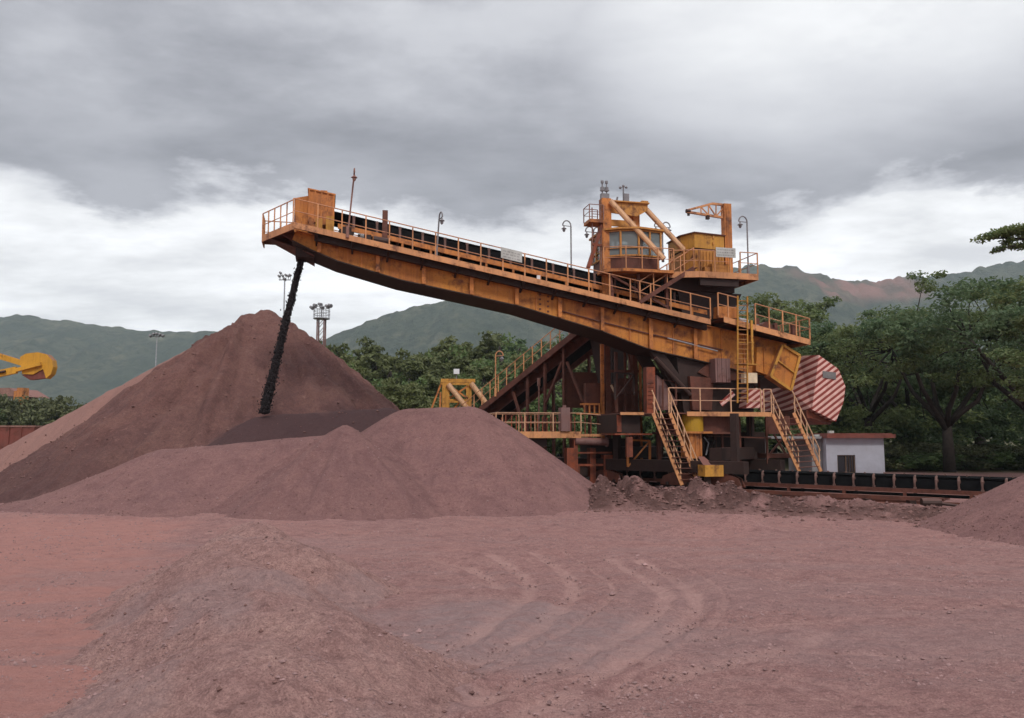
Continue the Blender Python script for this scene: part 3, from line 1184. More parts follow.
girder = part('boom_girder', g, 'girder_paint', ST)
fl = MB()
strip(fl, botq, T_N - 0.12, T_F + 0.12, 0.05, -0.03)
part('bottom_flange', fl, 'dark_steel', girder)  # darker steel tone puts the underside's shade into the colour
fl = MB()
strip(fl, topq, T_N - 0.10, T_F + 0.10, 0.05, -0.04)
part('top_flange', fl, 'orange_paint', girder)
for px in (318, 336, 347, 361, 377, 423, 471, 516, 536, 559, 601, 629, 649, 672, 693, 720, 742, 765):
    s_ = BF.q(px, 300, T_N)[0]
    zt, zb = interp(topq, s_), interp(botq, s_)
    big_ = px in (318, 377, 423, 471, 516, 559, 601, 649, 693)
    st_ = MB()
    if big_:
        st_.box(BF, s_ - 0.02, s_ + 0.02, T_N - 0.16, T_N - 0.002, zb + 0.01, zt - 0.02)
        st_.box(BF, s_ - 0.09, s_ + 0.09, T_N - 0.19, T_N - 0.162, zb + 0.01, zt - 0.02)
    else:
        st_.box(BF, s_ - 0.025, s_ + 0.025, T_N - 0.07, T_N - 0.002, zb + 0.01, zt - 0.02)
    part('web_stiffener', st_, 'orange_paint', girder)
    if big_:
        st_ = MB().box(BF, s_ - 0.025, s_ + 0.025, T_F + 0.002, T_F + 0.10, zb + 0.01, zt - 0.01)
        part('web_stiffener', st_, 'orange_paint', girder)
# longitudinal stiffener on the deep inner half
ls = MB()
ss = [BF.q(x, y, T_N) for x, y in ((561, 311), (601, 322), (649, 334), (700, 345), (722, 350))]
for a, b in zip(ss[:-1], ss[1:]):
    ls.beam(BF.W(a[0], T_N - 0.045, a[1]), BF.W(b[0], T_N - 0.045, b[1]), 0.08, 0.05)
part('long_stiffener', ls, 'rust_steel', girder)
# riveted splice plates
for px, dz_ in ((540, 0), (548, 0)):
    s_ = BF.q(px, 300, T_N)[0]
    for i in range(5):
        zt, zb = interp(topq, s_), interp(botq, s_)
        z_ = zb + (zt - zb) * (0.12 + 0.19 * i)
        part('splice_plate', MB().box(BF, s_ - 0.05, s_ + 0.05, T_N - 0.03, T_N - 0.003, z_ - 0.04, z_ + 0.04), 'rust_steel', girder)
# pipe clipped along the web near the machine
pp = MB()
pa, pb = BF.q(668, 338, T_N - .2), BF.q(718, 351, T_N - .2)
pp.tube([BF.W(pa[0], T_N - .16, pa[1]), BF.W(pb[0], T_N - .16, pb[1])], 0.035, 6)
part('pipe', pp, 'galvanised', girder)

# ---- walkways along both sides
SE = S1 + 0.2


def sloped(mb, s0, s1, t0, t1, f, z0, z1):
    c = [BF.W(a, t, f(a) + z) for z in (z0, z1) for a, t in ((s0, t0), (s1, t0), (s1, t1), (s0, t1))]
    mb.hexa(c)


for t0, t1, edge, lb in ((T_W, T_N - 0.14, T_W, None), (T_F + 0.14, T_E, T_E, None)):
    m = MB()
    sloped(m, S0, SE, t0 + 0.05, t1, DZ, -0.05, 0.0)
    wk = part('boom_walkway', m, 'rust_steel', ST)
    m = MB()
    e0 = edge if edge == T_W else edge - 0.05
    sloped(m, S0, SE, e0, e0 + 0.05, DZ, -0.20, 0.06)
    part('fascia', m, 'rail_paint', wk)
    m = MB()
    pts = [BF.W(S0 + (SE - S0) * i / 1, e0 + 0.025, DZ(S0 + (SE - S0) * i) + 0.06) for i in (0, 1)]
    rails(m, pts, 1.04, 1.06, 0.026, (0.48,))
    part('railing', m, 'rail_paint', wk)
    for i in range(12):
        m = MB()
        s_ = S0 + 1.0 + i * 1.55
        zf = DZ(s_)
        a, b = (t0, T_N) if edge == T_W else (T_E, T_F)
        m.beam(BF.W(s_, a + (0.05 if edge == T_W else -0.05), zf - 0.14), BF.W(s_, b, zf - 0.14), 0.12, 0.12)
        m.beam(BF.W(s_, a + (0.08 if edge == T_W else -0.08), zf - 0.20), BF.W(s_, b, zf - 0.55), 0.09, 0.09)
        part('bracket', m, 'dark_steel', wk)

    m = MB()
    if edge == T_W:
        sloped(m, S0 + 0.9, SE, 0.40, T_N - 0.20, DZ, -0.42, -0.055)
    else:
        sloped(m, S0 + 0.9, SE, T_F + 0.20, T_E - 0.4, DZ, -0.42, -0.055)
    part('walkway_shade_box', m, 'dark_steel', wk)  # dark box added under the deck, standing in for its shade

# ---- belt on the boom
m = MB()
for t in (0.98, 2.86):
    sloped(m, S0 + 1.9, SE + 0.3, t - 0.05, t + 0.05, DZ, 0.48, 0.70)
str_ = part('belt_stringer', m, 'orange_paint', ST)
for i in range(14):
    s_ = S0 + 2.2 + i * 1.30
    for t in (0.98, 2.86):
        part('stringer_post', MB().box(BF, s_ - 0.05, s_ + 0.05, t - 0.04, t + 0.04, DZ(s_) - 0.02, DZ(s_) + 0.48), 'orange_paint', str_)
m = MB()
f = lambda a: DZ(a) + 0.26
# troughed carrying belt: floor and two wings, then the return strand
c0, c1 = S0 + 1.6, SE + 1.0
for (ta, za, tb, zb) in ((1.12, 0.98, 1.50, 0.62), (1.50, 0.62, 2.34, 0.62), (2.34, 0.62, 2.72, 0.98)):
    c = []
    for dz_ in (0.0, 0.03):
        c += [BF.W(c0, ta, f(c0) + za + dz_), BF.W(c1, ta, f(c1) + za + dz_), BF.W(c1, tb, f(c1) + zb + dz_), BF.W(c0, tb, f(c0) + zb + dz_)]
    m.hexa(c)
sloped(m, c0, c1, 1.15, 2.70, DZ, 0.06, 0.09)
belt = part('conveyor_belt', m, 'belt_rubber', ST)
# side guards hanging beside the belt (black rubber skirts)
m = MB()
sloped(m, c0 + 1.4, c1, 1.03, 1.06, DZ, 0.72, 1.14)
sloped(m, c0 + 1.4, c1, 2.80, 2.83, DZ, 0.72, 1.14)
part('rubber_skirt', m, 'belt_rubber', belt)
proto = None
for i in range(17):
    s_ = S0 + 2.6 + i * 1.04
    m = MB()
    z_ = DZ(s_) + 0.22
    for t in (1.0, 2.84):
        m.beam(BF.W(s_, t, z_ + 0.44), BF.W(s_, t + (0.02 if t < 2 else -0.02), z_ + 1.02), 0.10, 0.05)
    m.tube([BF.W(s_, 1.02, z_ + 0.98), BF.W(s_, 1.45, z_ + 0.56)], 0.07, 8)
    m.tube([BF.W(s_, 1.50, z_ + 0.54), BF.W(s_, 2.34, z_ + 0.54)], 0.07, 8)
    m.tube([BF.W(s_, 2.39, z_ + 0.56), BF.W(s_, 2.82, z_ + 0.98)], 0.07, 8)
    part('idler', m, 'dusty_roller', ST)
# ore riding on the belt
m = MB()
r_ = random.Random(3)
for i in range(230):
    s_ = c0 + 0.3 + (c1 - c0) * r_.random()
    m.blob(BF.W(s_, 1.92 + r_.uniform(-.45, .45), DZ(s_) + 0.96 + r_.random() * 0.12), 0.08 + r_.random() * 0.10, (1.6, 1, .8), 0.25, r_)
part('ore_load', m, 'pile_ore', belt)

# ---- head of the boom
A = BF.W(S0, T_W, DZ(S0))
zA = DZ(S0)
nr, fr = (S0, T_W), (S0 - 1.45, 2.9)
far2 = (S0 - 1.45, T_E)
hd = MB()
pl = [(BF.W(S0 + 1.2, T_W, 0).x, BF.W(S0 + 1.2, T_W, 0).y)]
poly = [(S0, T_W), (S0 + 0.02, T_E), (S0 - 1.45, T_E), (S0 - 1.45, 2.6)]
P2 = [BF.W(a, t, 0) for a, t in poly]


def dz_w(off):
    def ff(p):
        s_ = (Vector((p[0], p[1])) - BF.o).dot(BF.u)
        return DZ(max(s_, S0 + 0.3)) + off
    return ff


hd.deck([(p.x, p.y) for p in (P2[0], P2[1], P2[2], P2[3])], dz_w(-0.05), dz_w(0.0))
head = part('head_platform', hd, 'rust_steel', ST)
m = MB()
for a, b in ((P2[0], P2[3]), (P2[3], P2[2])):
    za, zb = dz_w(0)(a), dz_w(0)(b)
    m.beam((a.x, a.y, za - 0.08), (b.x, b.y, zb - 0.08), 0.05, 0.30)
part('fascia', m, 'rail_paint', head)
m = MB()
rp = [(p.x, p.y, dz_w(0.05)(p)) for p in (P2[0], P2[3], P2[2], P2[1])]
rails(m, rp, 1.04, 0.62, 0.026, (0.48,))
part('railing', m, 'rail_paint', head)
# cantilever plates under the platform, tapering from the girder
m = MB()
for t in (1.5, 2.6, 3.4):
    m.prism(BF, [(S0 + 0.9, DZ(S0 + 0.9) - 0.95), (S0 + 0.9, DZ(S0 + 0.9) - 0.10), (S0 - 1.2 + (0.5 if t < 2 else 0), DZ(S0 - 1.2) - 0.10), (S0 - 1.2 + (0.5 if t < 2 else 0), DZ(S0 - 1.2) - 0.26)], t - 0.04, t + 0.04)
c = [BF.W(S0 - 1.2, 2.6, DZ(S0 - 1.2) - 0.28), BF.W(S0 + 0.9, 0.95, DZ(S0 + 0.9) - 0.99), BF.W(S0 + 0.9, 3.4, DZ(S0 + 0.9) - 0.99), BF.W(S0 - 1.2, 3.4, DZ(S0 - 1.2) - 0.28)]
m.hexa(c + [p + UP * 0.03 for p in c])
part('cantilever_plate', m, 'rust_steel', head)

# chute hood with ribbed plates
h0 = BF.q(308, 222, 1.0)[0]
h1 = BF.q(334, 222, 1.0)[0]
zt0 = BF.q(308, 189.5, 1.0)[1]
zt1 = BF.q(334, 195.5, 1.0)[1]
m = MB()
hb = DZ(h0)
m.prism(BF, [(h0, hb + 0.1), (h1, DZ(h1) + 0.75), (h1, zt1), (h0, zt0)], 1.0, 2.9)
hood = part('chute_hood', m, 'orange_paint', ST)
m = MB()
for i in range(5):
    s_ = h0 + (h1 - h0) * (0.02 + 0.24 * i)
    zt_ = zt0 + (zt1 - zt0) * (s_ - h0) / (h1 - h0)
    m.box(BF, s_ - 0.03, s_ + 0.03, 0.90, 0.998, hb + 0.45, zt_ - 0.02)
m.prism(BF, [(h0 - 0.05, zt0 - 0.0), (h1 + 0.05, zt1 - 0.0), (h1 + 0.05, zt1 + 0.06), (h0 - 0.05, zt0 + 0.06)], 0.93, 2.97)
for t in (1.3, 1.9, 2.5):
    m.box(BF, (h0 + h1) / 2 - 0.05, (h0 + h1) / 2 + 0.25, t - .05, t + .05, zt1 + 0.10, zt1 + 0.28)
part('rib', m, 'orange_paint', hood)
m = MB()
l0 = BF.q(294, 220, 1.3)[0]
zt_ = BF.q(294, 198, 1.3)[1]
m.prism(BF, [(l0, hb + 0.05), (h0 - 0.01, hb + 0.05), (h0 - 0.01, zt_ + 0.15), (l0, zt_)], 1.3, 2.8)
m.box(BF, l0 + 0.3, l0 + 0.36, 1.24, 1.298, hb + 0.06, zt_)
part('front_hood', m, 'girder_paint', hood)
m = MB()
m.box(BF, h1 - 0.35, h1 + 0.0, 0.75, 0.99, hb + 0.05, hb + 0.72)
m.box(BF, h1 - 0.8, h1 - 0.5, 0.85, 0.985, hb + 0.1, hb + 0.62)
part('inspection_box', m, 'yellow_paint', hood)
# discharge throat below
m = MB()
a0, a1 = BF.q(296, 250, 1.9)[0], BF.q(312, 250, 1.9)[0]
m.box(BF, a0, a1 + 0.1, 1.35, 2.45, DZ(a0) - 1.15, DZ(a0) - 0.06)
part('discharge_throat', m, 'dark_steel', hood)
# drive pulley, motor and gearbox behind the hood
m = MB()
pc = h1 + 0.55
m.tube([BF.W(pc, 0.95, DZ(pc) + 0.42), BF.W(pc, 2.9, DZ(pc) + 0.42)], 0.34, 18)
m.tube([BF.W(pc, 0.70, DZ(pc) + 0.42), BF.W(pc, 0.95, DZ(pc) + 0.42)], 0.09, 10)
part('drive_pulley', m, 'wheel_iron', ST)
m = MB()
m.box(BF, pc - 0.22, pc + 0.22, 0.62, 0.80, DZ(pc) + 0.02, DZ(pc) + 0.55)
m.box(BF, pc + 0.5, pc + 1.1, 0.70, 0.95, DZ(pc + .8) + 0.02, DZ(pc + .8) + 0.42)
m.tube([BF.W(pc + 1.2, 0.82, DZ(pc + 1.2) + 0.30), BF.W(pc + 1.9, 0.82, DZ(pc + 1.9) + 0.34)], 0.19, 12)
part('gearbox', m, 'dark_steel', ST)
m = MB()
s_ = BF.q(385, 222, 0.9)[0]
zt_ = BF.q(385, 210.5, 0.9)[1]
m.box(BF, s_ - 0.12, s_ + 0.12, 0.84, 0.94, DZ(s_) + 0.0, zt_)
part('guide_post', m, 'rust_steel', ST)
# pale board on the near railing
q0, q1 = BF.q(501, 252, -0.06), BF.q(522, 257, -0.06)
m = MB()
sloped(m, q0[0], q1[0], -0.075, -0.045, DZ, 0.62, 1.12)
sg = part('sign_board', m, 'grey_panel', ST)
m = MB()
for k_ in range(3):
    zz0 = 1.0 - k_ * 0.13
    x_ = q0[0] + 0.10
    rr_ = random.Random(k_)
    while x_ < q1[0] - 0.2:
        L_ = rr_.uniform(0.06, 0.16)
        sloped(m, x_, x_ + L_, -0.080, -0.0755, DZ, zz0 - 0.05, zz0)
        x_ += L_ + 0.05
part('lettering', m, 'faded_lettering', sg)
# small lit openings / white junction boxes between the rails
for px in (362, 538):
    s_ = BF.q(px, 240, 0.8)[0]
    part('junction_box', MB().box(BF, s_ - 0.08, s_ + 0.08, 0.70, 0.80, DZ(s_) + 0.16, DZ(s_) + 0.42), 'lamp_white', ST)

# lamp posts of the boom
b = BF.q(347.5, 232, 0.1)
lamp_post(ST, BF.W(b[0], -0.04, DZ(b[0]) - 0.1), 2.75, -v3, 0.085, 'dusty_rail_paint')
b = BF.q(436, 247, 0.9)
lamp_post(ST, BF.W(b[0], 0.80, DZ(b[0])), 1.95, -v3 + u3 * 0.2, 0.06)
b = BF.q(571.5, 270, 3.8)
lamp_post(ST, BF.W(b[0], 3.85, DZ(b[0])), BF.q(571, 226, 3.85)[1] - DZ(b[0]), -u3)

# ------------------------------------------------------------------ upper works: mast, cabin, stays
TM = 0.9       # near face of the mast
TMF = 3.3


def Q(px, py, t):
    return BF.q(px, py, t)


m = MB()
s0m, s1m = Q(603, 300, TM)[0], Q(612.5, 300, TM)[0]
zt_ = Q(606, 198, TM)[1]
m.box(BF, s0m, s1m, TM, TM + 0.42, DZ(s0m) - 0.3, zt_)
m.box(BF, s0m + 0.04, s1m - 0.08, TM - 0.03, TM - 0.002, DZ(s0m) + 0.2, zt_ - 0.3)
m.box(BF, s0m + 0.62, s1m + 0.5, TMF - 0.42, TMF, DZ(s0m) - 0.3, zt_ - 0.5)
s2m, s3m = Q(634.5, 300, TM + .5)[0], Q(641, 300, TM + .5)[0]
z2 = Q(638, 204, TM + .5)[1]
m.box(BF, s2m, s3m, TM + .5, TM + .85, DZ(s2m) - 0.2, z2)
m.box(BF, s2m - 0.25, s2m - 0.02, TM + .55, TM + .80, DZ(s2m) - 0.2, z2 - 0.6)
mast = part('mast', m, 'orange_paint', ST)
m = MB()
zb_ = Q(620, 215, TM)[1]
z1_ = Q(620, 202, TM)[1]
m.prism(BF, [(s1m + 0.005, zb_ + 0.12), (s2m, zb_ + 0.0), (s3m + 0.25, zb_ + 0.35), (s3m + 0.25, z1_), (s1m + 0.005, z1_)], TM + 0.06, TM + 0.16)
m.prism(BF, [(s1m + 0.005, z1_ + 0.002), (s3m + 0.3, z1_ + 0.002), (s3m + 0.3, z1_ + 0.06), (s1m + 0.005, z1_ + 0.06)], TM - 0.06, TM + 0.5)
m.box(BF, s3m, s3m + 0.35, TM + 0.2, TM + 0.7, z1_ + 0.07, z1_ + 0.22)
part('head_beam', m, 'cab_yellow_paint', mast)
m = MB()
za_, zb2 = Q(620, 220, TM + .1)[1], Q(620, 226, TM + .1)[1]
m.box(BF, s1m + 0.005, s2m - 0.03, TM + 0.1, TM + 0.25, zb2, za_)
part('cross_beam', m, 'cab_yellow_paint', mast)


def tubeQ(m, a, ta, b, tb, r, n=10):
    m.tube([BF.p(a[0], a[1], ta), BF.p(b[0], b[1], tb)], r, n)


for a, ta, b, tb in (((610.5, 201), TM - 0.15, (664, 259), -0.2), ((640, 203), TM + 0.6, (684, 250), 0.9), ((640, 203), TMF - 0.1, (684, 250), TMF + 0.3)):
    m = MB()
    tubeQ(m, a, ta, b, tb, 0.135)
    part('stay_tube', m, 'pale_tube_paint', mast)
m = MB()
m.beam(BF.p(604, 218, TM + 0.1), BF.p(588, 268, TM + 0.1), 0.20, 0.16)
m.beam(BF.p(592, 244, TM + 0.1), BF.p(603, 246, TM + 0.1), 0.12, 0.12)
part('raking_strut', MB().beam(BF.p(604, 218, TMF - 0.2), BF.p(588, 268, TMF - 0.2), 0.20, 0.16), 'red_orange_paint', mast)
part('raking_strut', m, 'red_orange_paint', mast)
# ladder with cage platform on the left of the mast
m = MB()
la, lb_ = BF.p(597, 264, TM + 0.1), BF.p(597, 208, TM + 0.1)
lb_ = Vector((la.x, la.y, lb_.z))
ladder(m, la, lb_, u3, 0.45, 0.28, 0.022)
part('ladder', m, 'dusty_rail_paint', mast)
m = MB()
c0_ = Q(589, 219, TM)
c1_ = Q(603, 219, TM)
m.box(BF, c0_[0], c1_[0], TM - 0.1, TM + 0.8, c0_[1] - 0.16, c0_[1])
part('landing', m, 'orange_paint', mast)
m = MB()
ring = [BF.W(c1_[0], TM - .08, c0_[1]), BF.W(c0_[0], TM - .08, c0_[1]), BF.W(c0_[0], TM + .78, c0_[1]), BF.W(c1_[0], TM + .78, c0_[1])]
rails(m, ring, 0.72, 0.6, 0.02, (0.5,))
part('landing_rail', m, 'dusty_rail_paint', mast)
# instruments on the mast head
m = MB()
zt_ = Q(606, 198, TM)[1]
for k_, dx in enumerate((0.10, 0.32)):
    c = BF.W(s0m + dx, TM + 0.2, 0)
    m.tube([(c.x, c.y, zt_), (c.x, c.y, zt_ + 0.88)], 0.035, 6)
    m.tube([(c.x, c.y, zt_ + 0.80), (c.x, c.y, zt_ + 0.92)], 0.075, 8)
    m.tube([(c.x, c.y, zt_ + 0.40), (c.x, c.y, zt_ + 0.60)], 0.10, 8)
m.box(BF, s0m + 0.02, s0m + 0.42, TM + 0.08, TM + 0.32, zt_ + 0.002, zt_ + 0.26)
m.box(BF, s0m + 0.0, s0m + 0.44, TM + 0.14, TM + 0.26, zt_ + 0.42, zt_ + 0.47)
part('aviation_light', m, 'lamp_grey', mast)
m = MB()
c = BF.p(623.5, 202, TM + 0.2)
zc_ = Q(623.5, 187, TM + 0.2)[1]
m.tube([(c.x, c.y, c.z), (c.x, c.y, zc_)], 0.04, 6)
for k_ in range(3):
    a = 0.4 + k_ * 2.094
    e = Vector((c.x + 0.17 * math.cos(a), c.y + 0.17 * math.sin(a), zc_))
    m.tube([(c.x, c.y, zc_), e], 0.012, 4)
    m.blob(e, 0.075, (1, 1, 1), 0.02)
m.box(BF, Q(625, 200, TM)[0], Q(630, 200, TM)[0], TM + .1, TM + .3, z1_ + 0.07, Q(628, 193, TM)[1])
m.tube([BF.p(616.5, 202, TM + .2), BF.p(617.5, 197, TM + .2)], 0.05, 6)
part('anemometer', m, 'lamp_grey', mast)
b = BF.q(594, 268, 3.6)
lamp_post(ST, BF.W(b[0], 3.6, DZ(b[0])), Q(594, 232, 3.6)[1] - DZ(b[0]), u3, 0, 'lamp_grey', True)
b = BF.q(663, 262, 3.4)
lamp_post(ST, BF.W(b[0], 3.4, b[1]), Q(663, 227, 3.4)[1] - b[1], u3, 0, 'lamp_grey', True)

# ---- operator cabin: a many-sided glazed box
cx0, cx1 = Q(609, 250, 0.4)[0], Q(658, 250, 1.1)[0]
zc0, zc1, zc2 = Q(634, 270, 0.2)[1], Q(634, 255, 0.2)[1], Q(634, 228.5, 0.2)[1]
plan = [(cx0, 0.95), (cx0 + (cx1 - cx0) * 0.22, 0.50), (cx0 + (cx1 - cx0) * 0.52, 0.25), (cx1 - 0.12, 0.45), (cx1, 0.9), (cx1, 2.9), (cx0, 2.9)]


def wplan(pl_, off=0.0):
    cxm = sum(p[0] for p in pl_) / len(pl_)
    cym = sum(p[1] for p in pl_) / len(pl_)
    o_ = []
    for a, b in pl_:
        L_ = math.hypot(a - cxm, b - cym)
        a2, b2 = a + (a - cxm) / L_ * off, b + (b - cym) / L_ * off
        w_ = BF.W(a2, b2, 0)
        o_.append((w_.x, w_.y))
    return o_


m = MB()
m.deck(wplan(plan, -0.10), zc0, zc1)
cabin = part('operator_cabin', m, 'rust_steel', ST)
m = MB()
m.deck(wplan(plan, -0.07), zc1 + 0.002, zc2 - 0.002)
part('window_glass', m, 'glass', cabin)
m = MB()
m.deck(wplan(plan, 0.16), zc2, zc2 + 0.09)
m.deck(wplan(plan, -0.1), zc2 + 0.092, zc2 + 0.14)
part('roof', m, 'cab_yellow_paint', cabin)
m = MB()
wp = wplan(plan, -0.02)
for i in range(len(wp)):
    a, b = Vector((*wp[i], 0)), Vector((*wp[(i + 1) % len(wp)], 0))
    L_ = (b - a).length
    n_ = max(1, round(L_ / 0.75))
    for k_ in range(n_):
        p = lerp(a, b, k_ / n_)
        m.beam((p.x, p.y, zc1 - 0.02), (p.x, p.y, zc2 + 0.0), 0.085, 0.085)
    for z_ in (zc1 + 0.03, zc2 - 0.05, (zc1 + zc2) / 2 - 0.25):
        m.beam((a.x, a.y, z_), (b.x, b.y, z_), 0.06, 0.07 if z_ != (zc1 + zc2) / 2 - 0.25 else 0.035)
part('window_frame', m, 'cab_yellow_paint', cabin)
# seat and desk seen through the glass
m = MB()
m.box(BF, (cx0 + cx1) / 2 - 0.3, (cx0 + cx1) / 2 + 0.3, 1.4, 1.9, zc1 + 0.01, zc1 + 0.25)
m.box(BF, (cx0 + cx1) / 2 - 0.28, (cx0 + cx1) / 2 + 0.28, 1.85, 1.98, zc1 + 0.25, zc1 + 0.85)
m.box(BF, cx0 + 0.5, cx0 + 0.9, 1.0, 2.2, zc1 + 0.01, zc1 + 0.5)
part('seat', m, 'dark_steel', cabin)
# cabin gallery
gz = Q(640, 275, -0.2)[1]
m = MB()
gal = [(cx0 - 0.35, 0.2), (cx0 + 0.6, -0.25), (cx1 + 0.2, -0.25), (cx1 + 0.35, 0.3), (cx1 + 0.35, 3.4), (cx0 - 0.35, 3.4)]
m.deck(wplan(gal), zc0 - 0.16, zc0 - 0.02)
galo = part('cabin_gallery', m, 'orange_paint', ST)
m = MB()
gw = wplan(gal)
rails(m, [(gw[i][0], gw[i][1], zc0 - 0.02) for i in (0, 1, 2, 3)], 1.05, 0.8, 0.022, (0.5,))
part('railing', m, 'rail_paint', galo)
for s_ in (cx0, (cx0 + cx1) / 2, cx1):
    for t in (0.3, 2.9):
        part('gallery_leg', MB().beam(BF.W(s_, t, zc0 - 0.16), BF.W(s_ + .1, t, DZ(s_) - 0.1), 0.14, 0.14), 'rust_steel', galo)
m = MB()
m.beam(BF.W(cx0, 0.2, zc0 - 0.3), BF.W(cx1, 0.2, DZ(cx1) + 0.2), 0.1, 0.1)
part('gallery_brace', m, 'rust_steel', galo)

# stair climbing from the cabin gallery to the upper platform
m = MB()
for t in (0.0, 0.75):
    m.beam(BF.p(640, 302, t), BF.p(694, 268, t), 0.07, 0.20)
n_ = 16
for i in range(n_):
    p = lerp(BF.p(640, 302, 0.37), BF.p(694, 268, 0.37), (i + .5) / n_)
    m.beam(p - v3 * 0.36, p + v3 * 0.36, 0.22, 0.03)
stair = part('stair', m, 'rust_steel', ST)
m = MB()
for t in (0.0, 0.75):
    rails(m, [BF.p(640, 302, t), BF.p(694, 268, t)], 1.0, 0.9, 0.022, (0.5,))
part('handrail', m, 'rail_paint', stair)

# ---- upper platform with machinery house and jib crane
TP0, TP1 = -0.25, 4.2
zd = Q(724, 273, TP0)[1]
pA, pB, pC = Q(674, 279, TP0)[0], Q(707, 275, TP0)[0], Q(758, 280, TP0)[0]
m = MB()
up_poly = [(pA, TP0 + 0.5), (pB - 0.4, TP0), (pC, TP0), (pC, TP1), (pA, TP1)]
m.deck(wplan(up_poly), zd - 0.10, zd)
plat = part('upper_platform', m, 'rust_steel', ST)
m = MB()
w_ = wplan(up_poly)
for i, (a, b) in enumerate(zip(w_[:3], w_[1:4])):
    m.beam((a[0], a[1], zd - 0.12), (b[0], b[1], zd - 0.12), 0.06, 0.30)
part('fascia', m, 'rail_paint', plat)
m = MB()
m.box(BF, pB - 0.3, Q(740, 280, TP0)[0], TP0 + 0.12, TP0 + 0.30, zd - 0.62, zd - 0.12)
m.box(BF, pA + 0.1, Q(745, 290, TP0)[0], TP0 + 1.0, TP1 - 0.6, zd - 0.75, zd - 0.12)
part('platform_beam', m, 'dark_steel', plat)
m = MB()
m.prism(BF, [(Q(683, 300, 1)[0], zd - 2.2), (Q(728, 300, 1)[0], zd - 2.2), (Q(741, 290, 1)[0], zd - 0.76), (Q(677, 290, 1)[0], zd - 0.76)], 0.95, 3.2)
part('pylon_head', m, 'dark_steel', plat)
m = MB()
rl_ = wplan([(a, t) for a, t in up_poly])
rails(m, [(rl_[0][0], rl_[0][1], zd + 0.03), (rl_[1][0], rl_[1][1], zd + 0.03)], 1.05, 0.7, 0.024)
s740 = Q(736, 275, TP0)[0]
rails(m, [BF.W(pB - 0.4, TP0, zd + 0.03), BF.W(s740 - 0.3, TP0, zd + 0.03)], 1.05, 0.95, 0.024)
rails(m, [BF.W(s740 + 0.25, TP0, zd + 0.03), BF.W(pC, TP0, zd + 0.03), BF.W(pC, TP1, zd + 0.03), BF.W(s740, TP1, zd + 0.03)], 1.05, 0.95, 0.024)
part('railing', m, 'rail_paint', plat)
# house
hs0, hs1 = Q(683, 260, 0.9)[0], Q(725, 260, 0.5)[0]
hc = Q(695, 260, 0.3)[0]
zh1, zh2, zh3 = Q(695, 250, 0.3)[1], Q(695, 233, 0.3)[1], Q(695, 248, 0.3)[1]
hp = [(hs0, 1.1), (hc, 0.3), (hs1, 0.55), (hs1, 2.6), (hs0, 2.6)]
m = MB()
m.deck(wplan(hp, -0.03), zd + 0.002, zh3 - 0.04)
house = part('machinery_house', m, 'cab_yellow_paint', ST)
m = MB()
m.deck(wplan(hp, 0.0), zh3 + 0.03, zh2)
part('upper_casing', m, 'yellow_paint', house)
m = MB()
m.deck(wplan(hp, -0.06), zh3 - 0.04, zh3 + 0.03)
part('band', m, 'dark_steel', house)
m = MB()
m.deck(wplan(hp, 0.10), zh2 + 0.001, zh2 + 0.05)
part('roof', m, 'rust_steel', house)
m = MB()
for i in range(9):
    p = lerp(BF.W(hc + 0.05, 0.3 + 0.02, 0), BF.W(hs1 - 0.05, 0.55, 0), (i + .5) / 9) - v3 * 0.03
    m.beam((p.x, p.y, zd + 0.15), (p.x, p.y, zh3 - 0.12), 0.035, 0.035)
for zz0, zz1 in ((zh3 + .25, zh3 + .30), (zh2 - .18, zh2 - .13)):
    a, b = BF.W(hc, 0.29, 0), BF.W(hs1, 0.54, 0)
    p = lerp(a, b, 0.62) - v3 * 0.03
    m.beam((p.x, p.y, zz0), (p.x, p.y, zz1 + .08), 0.07, 0.05)
part('casing_rib', m, 'cab_yellow_paint', house)
m = MB()
m.box(BF, Q(712, 262, 0)[0], Q(731, 262, 0)[0], 0.02, 0.45, zd + 0.003, zd + 0.50)
m.box(BF, Q(706, 270, 0)[0], Q(712, 270, 0)[0] - .02, 0.1, 0.4, zd + 0.003, zd + 0.35)
part('cable_box', m, 'cab_yellow_paint', plat)
# crane
m = MB()
k0, k1 = Q(724.7, 230, 0.6)[0], Q(732, 230, 0.6)[0]
zk = Q(728, 203.5, 0.6)[1]
m.box(BF, k0, k1, 0.6, 0.95, zd + 0.003, zk)
m.box(BF, k0 + 0.1, k0 + 0.13, 0.56, 0.598, zd + 0.4, zk - 0.2)
crane = part('jib_crane', m, 'orange_paint', ST)
m = MB()
tj = 0.77
for a, b, wd in (((724, 205), (712, 203.7), .11), ((712, 203.7), (686.5, 210.5), .10), ((725, 218), (686.5, 211.8), .11), ((724, 206), (722, 217), .06),
                 ((723, 208), (716, 216.4), .055), ((708.5, 205), (716, 216.4), .055), ((708.5, 205), (708.5, 214.8), .05), ((701, 207), (708.5, 214.8), .05), ((701, 207), (701, 213.5), .05), ((716, 204.2), (716, 216), .05)):
    m.beam(BF.p(a[0], a[1], tj), BF.p(b[0], b[1], tj), wd, wd)
part('jib', m, 'rail_paint', crane)
m = MB()
e = BF.p(687, 211, tj)
m.tube([e - u3 * 0.05, e + u3 * 0.16], 0.10, 10)
h_ = BF.p(707.5, 215, tj)
m.box(BF, BF.loc(h_)[0] - .08, BF.loc(h_)[0] + .08, tj - .08, tj + .08, h_.z - 0.22, h_.z - 0.02)
h2_ = BF.p(688.5, 212.5, tj)
part('hook', MB().box(BF, BF.loc(h2_)[0] - .05, BF.loc(h2_)[0] + .05, tj - .05, tj + .05, h2_.z - 0.16, h2_.z), 'dark_steel', crane)
part('hoist', m, 'dark_steel', crane)
